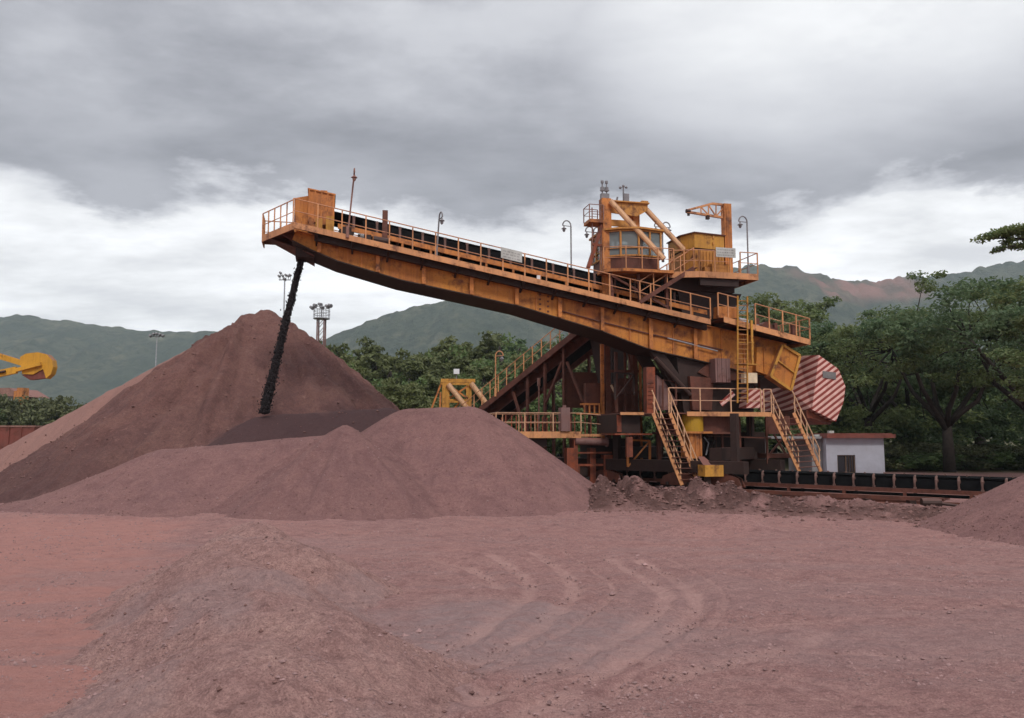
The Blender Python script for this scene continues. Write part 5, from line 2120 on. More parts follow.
m.tube([EF.W((a + b) / 2, .1, EF.q(565, 407.5, -.1)[1]), EF.W((a + b) / 2, .1, EF.q(565, 407.5, -.1)[1] + .12)], 0.1, 8)
part('cabinet', m, 'pink_steel', EP)
m = MB()
a, b = EF.q(577, 441, -.2), EF.q(609, 442, -.2)
m.tube([EF.W(a[0], 0.1, a[1]), EF.W(b[0], 0.1, b[1])], 0.19, 16)
m.tube([EF.W(b[0] - .06, 0.1, b[1]), EF.W(b[0] + .02, 0.1, b[1])], 0.25, 16)
part('pipe', m, 'pink_steel', EP)
m = MB()
for px0, px1, y0, y1, t0 in ((511, 516, 438, 470, .3), (574, 578, 438, 470, .1), (567, 577, 448, 466, .0), (604, 613, 455, 474, 0.2), (590, 596, 448, 474, .6), (574, 580, 466, 475, .2)):
    a, b = EF.q(px0, y0, t0), EF.q(px1, y1, t0)
    part('support', MB().box(EF, a[0], b[0], t0, t0 + 0.5, 0.05, a[1]), 'red_orange_paint', EP)
for px0, px1, y0, y1, t0 in ((576, 612, 452, 453.5, .3), (578, 606, 464, 466, .3)):
    a, b = EF.q(px0, y0, t0), EF.q(px1, y1, t0)
    m.box(EF, a[0], b[0], t0, t0 + 0.1, b[1], a[1])
part('tie_bar', m, 'red_orange_paint', EP)
m = MB()
m.box(EF, e0 + 0.4, e2 + 1.4, 1.0, 2.2, 0.55, 1.15)
m.box(EF, EF.q(590, 450, 1)[0], EF.q(640, 450, 1)[0], 1.0, 2.6, 1.2, zdk - 0.35)
m.box(EF, e0 + 0.5, e0 + 2.8, 0.4, 2.0, zdk - 0.75, zdk - 0.33)
part('undercarriage', m, 'dark_steel', EP)
m = MB()
for i in range(9):
    s_ = e0 + 0.8 + i * 0.72
    m.tube([EF.W(s_, 0.72, 0.38), EF.W(s_, 0.92, 0.38)], 0.30, 16)
part('wheel_set', m, 'wheel_iron', EP)
m = MB()
m.beam(EF.W(e0 + 0.2, .5, zdk - .5), EF.W(e0 + 2.0, .5, zdk - .5), 0.05, 0.05)
part('bar', m, 'galvanised', EP)

# ------------------------------------------------------------------ yellow frame beyond the heap
YFm = thing('steel_frame', 'yellow braced steel frame with two pale raking tubes, beyond the flat-topped heap', 'steel frame', P(465, 475, 50))
af = Frame(P(447, 400, 50).x, 50.0, 6)
m = MB()
for px in (444.5, 447.8, 469.8):
    for t in (0, 2.6):
        a = af.q(px, 381, 0)
        m.box(af, a[0] - 0.11, a[0] + 0.11, t - .11, t + .11, 0, a[1])
a, b = af.q(444, 382, 0), af.q(472, 382, 0)
for t in (0, 2.6):
    m.box(af, a[0] - .2, b[0] + .2, t - .13, t + .13, a[1] - 0.02, a[1] + 0.20)
    m.box(af, a[0], b[0], t - .08, t + .08, af.q(460, 401, 0)[1], af.q(460, 399, 0)[1])
part('frame', m, 'yellow_paint', YFm)
m = MB()
for (p0, p1) in (((468, 386), (448, 399)), ((450, 386), (469, 399)), ((441, 384), (431, 410)), ((452, 411), (460, 402)), ((468, 411), (460, 402)), ((440.5, 392), (440, 410))):
    a, b = af.q(*p0, 0.0), af.q(*p1, 0.0)
    m.beam(af.W(a[0], 0.18, a[1]), af.W(b[0], 0.18, b[1]), 0.11, 0.11)
part('bracing', m, 'orange_paint', YFm)
for p0, p1 in (((448, 384), (470, 412)), ((471, 383), (486, 403))):
    a, b = af.q(*p0, -.3), af.q(*p1, -.3)
    k_ = (b[1] - a[1]) / (b[0] - a[0])
    e_s = a[0] + (0.2 - a[1]) / k_
    m = MB()
    m.tube([af.W(a[0], -.22, a[1]), af.W(e_s, -.22, 0.2)], 0.17, 12)
    part('raking_tube', m, 'pale_tube_paint', YFm)
m = MB()
a = af.q(456.5, 371.5, .2)
m.box(af, a[0] - 0.18, a[0] + 0.18, 0.1, 0.4, a[1] - 0.16, a[1] + 0.16)
fl_ = part('floodlight', m, 'lamp_white', YFm)
m = MB()
m.tube([af.W(a[0], 0.25, af.q(456, 380, 0)[1]), af.W(a[0], 0.25, a[1] - 0.17)], 0.04, 6)
part('bracket', m, 'lamp_grey', fl_)

# ------------------------------------------------------------------ yard conveyor
YC = thing('yard_conveyor', 'long low black belt conveyor on rusty stands, running past the white building', 'conveyor', YF.W(0, 0, 0))
y0_, y1_ = -26.0, 27.0
m = MB()
for t in (-0.85, 0.85):
    m.box(YF, y0_, y1_, t - 0.05, t + 0.05, 0.46, 0.62)
strg = part('stringer', m, 'rust_steel', YC)
m = MB()
for (ta, za, tb, zb) in ((-0.80, 1.10, -0.42, 0.74), (-0.42, 0.74, 0.42, 0.74), (0.42, 0.74, 0.80, 1.10)):
    c = []
    for dz_ in (0.0, 0.03):
        c += [YF.W(y0_, ta, za + dz_), YF.W(y1_, ta, za + dz_), YF.W(y1_, tb, zb + dz_), YF.W(y0_, tb, zb + dz_)]
    m.hexa(c)
m.box(YF, y0_, y1_, -0.7, 0.7, 0.30, 0.33)
yb_ = part('belt', m, 'belt_rubber', YC)
m = MB()
m.box(YF, y0_, y1_, -0.78, -0.76, 0.62, 1.02)
part('skirt', m, 'belt_rubber', yb_)
s_ = y0_ + 0.4
proto_i = proto_l = None
n_i = 0
while s_ < y1_:
    if proto_i is None:
        m = MB()
        s00 = s_
        for sg in (-1, 1):
            m.tube([YF.W(s_, sg * .86, .60), YF.W(s_, sg * .90, .80), YF.W(s_, sg * .90, 1.0), YF.W(s_, sg * .84, 1.12), YF.W(s_, sg * .74, 1.16)], [.035, .04, .05, .05, .035], 7)
            m.tube([YF.W(s_, sg * .82, 1.02), YF.W(s_, sg * .44, .67)], 0.065, 8)
            m.box(YF, s_ - .05, s_ + .05, sg * .86 - .05, sg * .86 + .05, .625, .70)
        m.tube([YF.W(s_, -.40, .65), YF.W(s_, .40, .65)], 0.065, 8)
        m.box(YF, s_ - .03, s_ + .03, -.85, .85, .56, .585)
        proto_i = part('idler', m, 'dusty_roller', YC)
    else:
        c = proto_i.copy()
        COL.objects.link(c)
        c.parent = YC
        d_ = YF.u * (s_ - s00)
        c.location = (d_.x + random.uniform(-.02, .02), d_.y, random.uniform(-.015, .01))
    s_ += 0.80
s_ = y0_ + 0.8
while s_ < y1_:
    if proto_l is None:
        m = MB()
        s01 = s_
        for sg in (-1, 1):
            m.box(YF, s_ - .06, s_ + .06, sg * .85 - .05, sg * .85 + .05, -0.1, .458)
        m.box(YF, s_ - .05, s_ + .05, -.79, .79, .20, .28)
        proto_l = part('stand', m, 'rust_steel', YC)
    else:
        c = proto_l.copy()
        COL.objects.link(c)
        c.parent = YC
        d_ = YF.u * (s_ - s01)
        c.location = (d_.x, d_.y, 0)
    s_ += 2.4

for t, lab in ((-2.15, 'rusty travel rail on sleepers, on the near side of the belt conveyor'), (2.15, 'rusty travel rail on the far side of the belt conveyor')):
    rr_o = thing('crane_rail', lab, 'rail', YF.W(0, t, 0), 'travel rails of the stacker')
    m = MB()
    m.box(YF, -26, 27, t - .07, t + .07, .12, .15)
    m.box(YF, -26, 27, t - .015, t + .015, .15, .21)
    m.box(YF, -26, 27, t - .04, t + .04, .21, .245)
    part('rail', m, 'rust_steel', rr_o)
    m = MB()
    s_ = -26
    while s_ < 27:
        m.box(YF, s_, s_ + .22, t - .6, t + .6, -0.05, .118)
        s_ += 1.3
    part('sleeper', m, 'rust_steel', rr_o)
# a second pair of beams lying in front of the conveyor
bm = MB()
a, b = P(718, 483, 34.6), P(942, 503.5, 29.5)
bm.beam((a.x, a.y, 0.42), (b.x, b.y, 0.42), 0.14, 0.14)
c_ = part('steel_beam', bm, 'rust_steel')
tag(c_, 'long rusty steel beam lying in front of the conveyor stands', 'beam')
bm = MB()
for f_ in (0.12, 0.3, 0.5, 0.7, 0.88):
    p = a.lerp(b, f_)
    bm.wbox(p.x - .12, p.x + .12, p.y - .15, p.y + .15, -0.1, 0.349)
part('beam_foot', bm, 'dark_steel', c_)
# scrap lump beneath
bm = MB()
p = P(931, 503, 29.6)
bm.tube([(p.x - .35, p.y, .30), (p.x + .3, p.y - .1, .30)], 0.17, 12)
bm.tube([(p.x + .3, p.y - .1, .28), (p.x + .8, p.y - .3, .22), (p.x + .7, p.y - .6, .1)], 0.06, 7)
tag(part('scrap_pipe', bm, 'dark_steel'), 'short dark pipe end left by the right end of the steel beam', 'pipe')

# ------------------------------------------------------------------ falling ore
p0 = BF.p(306, 256, 1.9)
p1 = P(264, 413, 35.3)
m = MB()
r_ = random.Random(11)
hor = Vector((p1.x - p0.x, p1.y - p0.y, 0))
dzt = p0.z + 0.6 - p1.z
N = 7500
for i in range(N):
    f_ = r_.random() ** 0.9
    z_ = p0.z + 0.6 - dzt * f_
    # ballistic: horizontal travel goes with the square root of the drop, eased by an initial fall
    h_ = f_ ** 0.93
    c = Vector((p0.x, p0.y, 0)) + hor * h_ + Vector((0, 0, z_))
    wd = 0.11 + 0.10 * f_ * f_
    a = r_.uniform(0, 6.28)
    q_ = min(abs(r_.gauss(0, 0.68)), 2.8) * wd
    c += Vector((math.cos(a) * q_, math.sin(a) * q_, 0))
    m.blob(c, r_.uniform(0.018, 0.045) * (0.75 if q_ > wd else 1.5), (1, 1, 1.5), 0.35, r_)
tag(part('falling_ore', m, 'fallen_ore'), 'dark stream of ore pouring from the boom tip onto the pile', 'ore', kind='stuff')

# ------------------------------------------------------------------ white building
BX0, BX1 = P(827, 470, 50).x, P(885, 470, 50).x
WB = thing('white_building', 'small whitewashed block building with a flat red-brown roof slab, right of the stacker', 'building', ((BX0 + BX1) / 2, 52.5, 0))
zr_ = P(850, 438, 50).z
wx0, wx1 = P(837.3, 460, 50).x, P(855.3, 460, 50).x
wz0, wz1 = P(846, 473, 50).z, P(846, 455, 50).z
m = MB()
m.wbox(BX0, wx0, 50, 50.25, -.1, zr_)
m.wbox(wx1, BX1, 50, 50.25, -.1, zr_)
m.wbox(wx0, wx1, 50, 50.25, -.1, wz0)
m.wbox(wx0, wx1, 50, 50.25, wz1, zr_)
m.wbox(BX0, BX0 + .25, 50.25, 54.75, -.1, zr_)
m.wbox(BX1 - .25, BX1, 50.25, 54.75, -.1, zr_)
m.wbox(BX0, BX1, 54.75, 55, -.1, zr_)
part('wall', m, 'limewashed_wall', WB)
m = MB()
m.wbox(BX0 - 0.1, BX1 + .55, 49.55, 55.3, zr_ + .002, zr_ + .24)
m.wbox(BX0 - 0.0, BX1 + .4, 49.7, 55.1, zr_ + .242, zr_ + .30)
part('roof', m, 'wagon_red', WB)
m = MB()
m.wbox(wx0 + .03, wx1 - .03, 50.14, 50.17, wz0 + .03, wz1 - .03)
win = part('window', m, 'dark_glass', WB)
m = MB()
for x_ in (wx0 + .03, (wx0 + wx1) / 2, wx1 - .03):
    m.wbox(x_ - .03, x_ + .03, 50.08, 50.14, wz0, wz1)
m.wbox(wx0, wx1, 50.08, 50.135, wz0, wz0 + .05)
m.wbox(wx0, wx1, 50.08, 50.135, wz1 - .05, wz1)
for i in range(2):
    x_ = wx0 + .75 + i * .18
    m.wbox(x_, x_ + .02, 50.09, 50.12, wz0 + .05, wz1 - .05)
part('frame', m, 'window_frame_paint', win)
m = MB()
ax0 = P(812, 460, 50.6).x
m.wbox(ax0, BX0 - .01, 50.6, 54.9, -.1, zr_ - .05)
m.wbox(ax0 - 3.0, BX0 - .12, 50.3, 55.0, zr_ - .04, zr_ + .10)
m.wbox(ax0 - 3.0, ax0 - 2.8, 50.6, 50.8, -.1, zr_ - .04)
part('side_annex', m, 'grey_wall', WB)
m = MB()
p = P(831, 430, 50.5)
m.wbox(p.x - .15, p.x + .15, 50.4, 50.7, zr_ + .31, zr_ + .46)
p = P(821, 430, 50.8)
m.wbox(p.x - .4, p.x + .2, 50.7, 51.0, zr_ + .105, zr_ + .22)
part('roof_box', m, 'grey_panel', WB)

# ------------------------------------------------------------------ loader arm at the left edge
EX = thing('excavator', 'yellow excavator reaching in at the left edge with its curled bucket raised', 'excavator', (-42, 52, 0))
xf = Frame(-31.0, 50.0, 0)
bp = [xf.q(*p, 0) for p in ((20, 357), (26, 353.5), (38, 352.2), (47, 354.5), (52, 360), (53, 367), (51, 374), (46, 378.5), (43, 369), (33, 374.5), (30, 379.5), (22, 374))]
m = MB()
# shell sides and curved back
m.prism(xf, bp[:8] + [bp[8], bp[9], bp[11]], -0.0, 0.06)
m.prism(xf, bp[:8] + [bp[8], bp[9], bp[11]], 0.44, 0.50)
bk = bp[:8]
for a, b in zip(bk[:-1], bk[1:]):
    m.beam(xf.W(a[0], .65, a[1]), xf.W(b[0], .65, b[1]), 1.18, 0.05, up=(0, 0, 1)) if False else m.add(
        [xf.W(a[0], 0.06, a[1]), xf.W(b[0], 0.06, b[1]), xf.W(b[0], 0.44, b[1]), xf.W(a[0], 0.44, a[1])] +
        [xf.W(a[0] * .985 + bp[9][0] * .015, 0.06, a[1] * .97 + bp[9][1] * .03), xf.W(b[0] * .985 + bp[9][0] * .015, 0.06, b[1] * .97 + bp[9][1] * .03), xf.W(b[0] * .985 + bp[9][0] * .015, 0.44, b[1] * .97 + bp[9][1] * .03), xf.W(a[0] * .985 + bp[9][0] * .015, 0.44, a[1] * .97 + bp[9][1] * .03)],
        [(0, 1, 2, 3), (7, 6, 5, 4), (0, 4, 5, 1), (1, 5, 6, 2), (2, 6, 7, 3), (3, 7, 4, 0)])
bk_ = part('bucket', m, 'loader_yellow', EX)
m = MB()
m.prism(xf, [xf.q(*p, .1) for p in ((22, 375), (43, 369.5), (46.5, 378), (30, 380))], 0.08, 0.42)
part('bucket_mouth', m, 'wagon_red', bk_)
m = MB()
for a, b, wd in (((-40, 344), (24, 363.5), .36), ((24, 363.5), (42, 364), .2)):
    m.beam(xf.W(*[xf.q(*a, .65)[0]], .65, xf.q(*a, .65)[1]), xf.W(xf.q(*b, .65)[0], .65, xf.q(*b, .65)[1]), 0.3, wd)
part('link_arm', m, 'loader_yellow', EX)
m = MB()
a, b = xf.q(-75, 392, .65), xf.q(24, 371, .65)
m.beam(xf.W(a[0], -.12, a[1]), xf.W(b[0], -.12, b[1]), 0.22, 0.42)
m.beam(xf.W(b[0], -.12, b[1]), xf.W(xf.q(42, 364, 0)[0], -.12, xf.q(42, 364, 0)[1]), 0.2, 0.22)
arm = part('arm', m, 'loader_yellow', EX)
m = MB()
a2, b2 = xf.q(-60, 384, .65), xf.q(15, 372.5, .65)
m.tube([xf.W(a2[0], -.33, a2[1]), xf.W(b2[0], -.33, b2[1])], 0.08, 8)
part('hydraulic_cylinder', m, 'dark_steel', arm)
m = MB()
bx0 = xf.W(a[0], 0, a[1])
m.beam(bx0, (-41.5, 51, 2.0), 0.5, 0.8)
m.beam(xf.W(xf.q(-40, 344, .65)[0], .65, xf.q(-40, 344, .65)[1]), bx0, 0.3, 0.4)
part('boom', m, 'loader_yellow', EX)
m = MB()
m.wbox(-46.0, -41.0, 50.6, 53.2, 1.2, 2.6)
m.wbox(-42.8, -41.2, 50.7, 51.9, 2.6, 3.9)
part('body', m, 'loader_yellow', EX)
for y_ in (50.3, 52.9):
    m = MB()
    m.prism(WF, [(-45.6, 0.3), (-45.2, 0.0), (-41.6, 0.0), (-41.2, 0.3), (-41.2, 0.8), (-41.6, 1.05), (-45.2, 1.05), (-45.6, 0.8)], y_, y_ + .6)
    part('track', m, 'dark_steel', EX)

# ------------------------------------------------------------------ ore wagon and shed at far left
WG = thing('ore_wagon', 'rust red ribbed ore wagon with a pale rim, at the left edge behind the pile', 'wagon', P(10, 450, 62))
wgx1 = P(35, 430, 62).x
wz = P(10, 425.5, 62).z
m = MB()
m.wbox(wgx1 - 11, wgx1, 62, 64.6, 1.15, wz - .12)
wbd = part('hopper', m, 'wagon_red', WG)
m = MB()
m.wbox(wgx1 - 11.05, wgx1 + .05, 61.93, 64.67, wz - .118, wz)
part('rim', m, 'dusty_rail_paint', wbd)
m = MB()
for i in range(12):
    m.wbox(wgx1 - 10.9 + i * .98, wgx1 - 10.8 + i * .98, 61.92, 61.998, 1.16, wz - .12)
part('rib', m, 'wagon_red', wbd)
for x_ in (wgx1 - 1.5, wgx1 - 3.2, wgx1 - 7.8, wgx1 - 9.5):
    m = MB()
    m.tube([(x_, 62.3, .5), (x_, 62.45, .5)], .46, 16)
    m.tube([(x_, 64.1, .5), (x_, 64.25, .5)], .46, 16)
    m.tube([(x_, 62.2, .5), (x_, 64.35, .5)], .08, 8)
    part('wheel', m, 'wheel_iron', WG)
m = MB()
m.wbox(wgx1 - 10.8, wgx1 - .2, 62.5, 64.1, .96, 1.148)
part('underframe', m, 'dark_steel', WG)

SH = thing('shed', 'low shed with a dusty pink roof, above the shrubs at the left edge', 'shed', P(5, 430, 150))
a, b = P(-60, 395, 150), P(13, 395, 150)
zr2 = P(0, 388, 150).z
m = MB()
m.wbox(a.x, b.x, 150, 158, -.2, zr2 - 1.6)
part('wall', m, 'grey_wall', SH)
m = MB()
m.prism(Frame(0, 0, 0), [(a.x - .6, zr2 - 1.6), (b.x + 2.2, zr2 - 1.6), (b.x - .5, zr2), (a.x - .6, zr2)], 149.5, 158.5)
part('roof', m, 'dusty_rail_paint', SH)
m = MB()
c = P(22, 392, 149)
m.wbox(c.x - .9, c.x + .7, 148, 150, 0, P(22, 391, 149).z)
m.wbox(c.x - .5, c.x + .8, 148.2, 149.8, P(22, 391, 149).z, P(22, 388, 149).z)
part('vent_stack', m, 'orange_paint', SH)


# ------------------------------------------------------------------ light masts
def mast(name, label, px, ytop, Y, rod=0.14):
    b_ = P(px, 450, Y)
    top_ = P(px, ytop, Y).z
    o_ = thing(name, label, 'light mast', (b_.x, Y, 0), 'floodlight masts beyond the pile')
    m_ = MB()
    m_.tube([(b_.x, Y, -0.3), (b_.x, Y, top_ * .5), (b_.x, Y, top_)], [rod * 1.8, rod * 1.3, rod], 8)
    part('pole', m_, 'galvanised', o_)
    return o_, b_, top_


def floods(o_, b_, top_, w_, spots, Y, s_=0.5):
    m_ = MB()
    m_.beam((b_.x - w_, Y, top_ - .3), (b_.x + w_, Y, top_ - .3), .12, .12)
    m_.beam((b_.x, Y - w_ * .7, top_ - .3), (b_.x, Y + w_ * .7, top_ - .3), .12, .12)
    part('crossarm', m_, 'lamp_grey', o_)
    for dx, dz_ in spots:
        m_ = MB()
        c_ = (b_.x + dx, Y, top_ + dz_)
        m_.tube([(c_[0] - s_ * .35, Y - .15, c_[2] + .1), (c_[0] + s_ * .3, Y - s_ * .5, c_[2] - s_ * .35)], [s_ * .35, s_ * .5], 8)
        m_.beam((c_[0], Y, top_ - .3), c_, .07, .07)
        part('floodlight', m_, 'lamp_grey', o_)


Y_ = 120
o_, b_, t_ = mast('light_mast', 'slender mast with a ragged cluster of floodlights, left of the falling ore', 280, 278, Y_, .10)
floods(o_, b_, t_, .9, ((-.85, .3), (-.65, .8), (-.3, .35), (.2, .45), (.55, .3), (.85, .45), (0, -.1)), Y_, .42)
Y_ = 150
o_, b_, t_ = mast('light_mast', 'faint distant mast with pale floodlights, against the left hill', 152, 335, Y_, .10)
floods(o_, b_, t_, 1.3, ((-1.2, -.1), (-.6, .2), (0, .3), (.6, .15), (1.2, -.1)), Y_, .6)

Y_ = 110
b_ = P(318.5, 450, Y_)
o_ = thing('light_tower', 'twin-post light tower with a railed ring platform, above the trees right of the tallest pile', 'light tower', (b_.x, Y_, 0))
zt_ = P(318, 319, Y_).z
m = MB()
for dx in (-.48, .48):
    for dy in (-.48, .48):
        m.tube([(b_.x + dx, Y_ + dy, -.3), (b_.x + dx, Y_ + dy, zt_)], .11, 7)
for k_ in range(16):
    z_ = zt_ * k_ / 16
    for dy in (-.48, .48):
        m.beam((b_.x - .48, Y_ + dy, z_), (b_.x + .48, Y_ + dy, z_ + zt_ / 16), .07, .07)
part('post', m, 'pink_steel', o_)
m = MB()
m.cyl((b_.x, Y_), 1.15, zt_, zt_ + .12, 20)
pf_ = part('platform', m, 'galvanised', o_)
m = MB()
for h_ in (.5, 1.0, 1.5):
    ring = [(b_.x + 1.12 * math.cos(a * math.pi / 8), Y_ + 1.12 * math.sin(a * math.pi / 8), zt_ + .12 + h_) for a in range(17)]
    m.tube(ring, .05, 5)
for a in range(8):
    x_, y_ = b_.x + 1.12 * math.cos(a * math.pi / 4), Y_ + 1.12 * math.sin(a * math.pi / 4)
    m.tube([(x_, y_, zt_ + .12), (x_, y_, zt_ + 1.62)], .045, 5)
m.tube([(b_.x, Y_, zt_ + .12), (b_.x, Y_, zt_ + 1.6)], .10, 6)
part('railing', m, 'galvanised', pf_)
for dx, dz_ in ((-1.25, 1.55), (-.8, 1.85), (-.1, 2.0), (.15, 1.6), (.9, 1.75), (1.3, 1.85)):
    m = MB()
    c_ = (b_.x + dx, Y_ - .6, zt_ + dz_)
    m.tube([(c_[0] - .25, Y_ - .5, c_[2] + .1), (c_[0] + .2, Y_ - .85, c_[2] - .15)], [.18, .3], 8)
    m.beam((c_[0], Y_ - .6, zt_ + 1.5), c_, .07, .07)
    part('floodlight', m, 'lamp_grey', o_)

# clods on the scraped bank
rs_ = np.random.RandomState(21)
n_ = 2400
xx = rs_.uniform(1.5, 19, n_)
yy = berm_c(xx) + rs_.normal(-0.9, 1.2, n_)
b_, _, e_ = berm_h(xx, yy)
ok_ = rs_.rand(n_) < (0.25 + e_)
xx, yy = xx[ok_], yy[ok_]
zz_ = ground_h(xx, yy)
M = len(xx)
ssz = 0.02 + 0.09 * rs_.rand(M) ** 3.0
sc3 = ssz[:, None, None] * (0.6 + 0.8 * rs_.rand(M, 6, 1)) * np.array([1, 1, 0.8])
V = oct_v[None] * sc3
V = V + np.stack([xx, yy, zz_ + ssz * 0.2], -1)[:, None, :]
fi = (np.array(oct_f)[None] + (np.arange(M) * 6)[:, None, None]).reshape(-1, 3)
me = bpy.data.meshes.new('clods')
me.from_pydata(V.reshape(-1, 3).tolist(), [], fi.tolist())
me.materials.append(MATS['clod_earth'])
tag(mesh_obj('earth_clods', me), 'dark clods of earth on the scraped bank before the stacker', 'clods', kind='stuff')

# coarse lumps rolled to the toes of the heaps
xs_, ys_, zs_ = [], [], []
rs_ = np.random.RandomState(31)
for hf, bx in ((big_pile, (-30, -2, 28, 44)), (mid_pile, (-20, 4, 23.5, 36)), (right_pile, (10, 17, 15.5, 26)), (mound, (-8, 0.5, 6.5, 18))):
    n_ = 16000 if hf is not mound else 9000
    xx, yy = rs_.uniform(bx[0], bx[1], n_), rs_.uniform(bx[2], bx[3], n_)
    hh = toe(hf(xx, yy)[0] + (0.05 if hf in (big_pile, mound) else 0.033) * fbm(xx * 1.6, yy * 1.6, 6, 71))
    gg = ground_h(xx, yy)
    r_h = hh - gg
    keep = (r_h > -0.03) & (rs_.rand(n_) < np.exp(-np.maximum(r_h, 0) / 0.7) * 0.8 + 0.10)
    if hf is not big_pile:
        keep &= rs_.rand(n_) < (0.6 if hf is mid_pile else (0.5 if hf is right_pile else 0.16))
    xs_.append(xx[keep]); ys_.append(yy[keep]); zs_.append(np.maximum(hh, gg)[keep])
xx, yy, zz_ = map(np.concatenate, (xs_, ys_, zs_))
M = len(xx)
ssz = (0.018 + 0.075 * rs_.rand(M) ** 4.0) * np.where(yy < 19, 0.38, np.where((yy < 34.5), 0.42, 1.0))
sc3 = ssz[:, None, None] * (0.6 + 0.8 * rs_.rand(M, 6, 1)) * np.array([1, 1, 0.8])
V = oct_v[None] * sc3 + np.stack([xx, yy, zz_ + ssz * 0.25], -1)[:, None, :]
fi = (np.array(oct_f)[None] + (np.arange(M) * 6)[:, None, None]).reshape(-1, 3)
me = bpy.data.meshes.new('ore_lumps')
me.from_pydata(V.reshape(-1, 3).tolist(), [], fi.tolist())
me.materials.append(MATS['clod_earth'])
tag(mesh_obj('ore_lumps', me), 'small ore lumps rolled to the feet of the heaps', 'ore lumps', kind='stuff')
# ------------------------------------------------------------------ trees
def branch_tube(mb, pts, r0, r1, n=7):
    k_ = len(pts)
    mb.tube(pts, [r0 + (r1 - r0) * i / (k_ - 1) for i in range(k_)], n)


def tree_meshes(name, seed, H, Rx, kind='rain', clumps=34, per=360, leaf=0.16, mat='rain_tree_leaves', trunk_r=0.3, fork=0.28, lean=0.0):
    r_ = random.Random(seed)
    rs_ = np.random.RandomState(seed)
    mb = MB()
    fz = H * fork
    base = [Vector((0, 0, -0.4)), Vector((lean * .3, 0, fz * .5)), Vector((lean, r_.uniform(-.2, .2), fz))]
    branch_tube(mb, base, trunk_r * 1.25, trunk_r * .85, 10)
    # limbs
    nl = 6 if kind != 'wood' else 4
    limbs = []
    for i in range(nl):
        a = 2 * math.pi * (i + r_.uniform(-.25, .25)) / nl
        reach = Rx * r_.uniform(.38, .58)
        top_ = H * (r_.uniform(.55, .70) if kind == 'rain' else r_.uniform(.6, .8))
        p0 = base[-1] + Vector((0, 0, -r_.uniform(0, .15) * fz))
        e = Vector((lean + math.cos(a) * reach, math.sin(a) * reach, top_))
        mid_ = p0.lerp(e, .5) + Vector((math.cos(a) * .12 * reach, math.sin(a) * .12 * reach, r_.uniform(-.04, .05) * H))
        q_ = p0.lerp(mid_, .5) + Vector((r_.uniform(-.2, .2), r_.uniform(-.2, .2), 0))
        branch_tube(mb, [p0, q_, mid_, mid_.lerp(e, .5) + Vector((0, 0, r_.uniform(-.2, .3))), e], trunk_r * .62, trunk_r * .22)
        limbs.append((mid_, e))
    V = []
    for i in range(clumps):
        a = 2 * math.pi * r_.random()
        rr = math.sqrt(r_.uniform(0.02, 1)) * Rx
        f_ = rr / Rx
        if kind == 'rain':
            zt = H * (0.93 - 0.30 * f_ ** 2.2) + r_.uniform(-.05, .07) * H
            zz0 = zt - r_.choice((0, 0, .10, .22, .36, .45)) * H * (1 - .35 * f_)
            fl_ = .42
        elif kind == 'wood':
            zz0 = H * (1.0 - 0.62 * f_ ** 1.6) * r_.uniform(.70, .98) - .05 * H
            if r_.random() < .45:
                zz0 *= r_.uniform(.45, .85)
            fl_ = .62
        else:
            zz0 = H * r_.uniform(.25, .97) * (1 - .35 * f_)
            fl_ = .7
        c = np.array([lean + math.cos(a) * rr, math.sin(a) * rr, zz0])
        size = Rx * r_.uniform(.17, .30) if kind == 'rain' else Rx * r_.uniform(.22, .38)
        # branch to the clump
        lm = min(limbs, key=lambda l: (l[1] - Vector(c)).length)
        st0 = lm[1] if r_.random() < .6 else lm[0].lerp(lm[1], .6)
        if (st0 - Vector(c)).length > .6:
            md = st0.lerp(Vector(c), .55) + Vector((r_.uniform(-.3, .3), r_.uniform(-.3, .3), r_.uniform(-.1, .5)))
            branch_tube(mb, [st0, md, Vector(c)], trunk_r * .20, trunk_r * .05, 5)
        # sub-clumps make the outline uneven
        n_sub = 5
        for s__ in range(n_sub):
            off = rs_.normal(0, .5, 3) * size * np.array([1, 1, fl_])
            cc = c + off
            n_ = per // n_sub
            ss = size * rs_.uniform(.35, .7)
            dirs = rs_.normal(0, 1, (n_, 3))
            dirs /= np.linalg.norm(dirs, axis=1)[:, None]
            rad_ = rs_.rand(n_) ** .45
            pts = cc + dirs * rad_[:, None] * ss * np.array([1, 1, fl_])
            L_ = leaf * rs_.uniform(.6, 1.35, n_)[:, None]
            nrm = rs_.normal(0, .55, (n_, 3)) + np.array([0, 0, .75]) + dirs * .5
            nrm /= np.linalg.norm(nrm, axis=1)[:, None]
            t1 = np.cross(nrm, rs_.normal(0, 1, (n_, 3)))
            t1 /= np.linalg.norm(t1, axis=1)[:, None]
            t2 = np.cross(nrm, t1)
            q = np.stack([pts - t1 * L_, pts - t2 * L_ * .5, pts + t1 * L_, pts + t2 * L_ * .5], 1)
            V.append(q)
    V = np.concatenate(V)
    cr = quads_mesh(name + '_crown', V, mat)
    tm = bpy.data.meshes.new(name + '_trunk')
    tm.from_pydata([tuple(v) for v in mb.v], [], mb.f)
    tm.materials.append(MATS['bark'])
    tm.polygons.foreach_set('use_smooth', [True] * len(tm.polygons))
    return tm, cr


def plant(kindname, meshes, x, y, s=1.0, rz=0.0, label='', cat='tree', group=None, sz=None):
    o_ = thing(kindname, label, cat, (x, y, 0), group, rz)
    o_.scale = (s, s, sz or s)
    mesh_obj('trunk', meshes[0], o_)
    mesh_obj('crown', meshes[1], o_)
    return o_


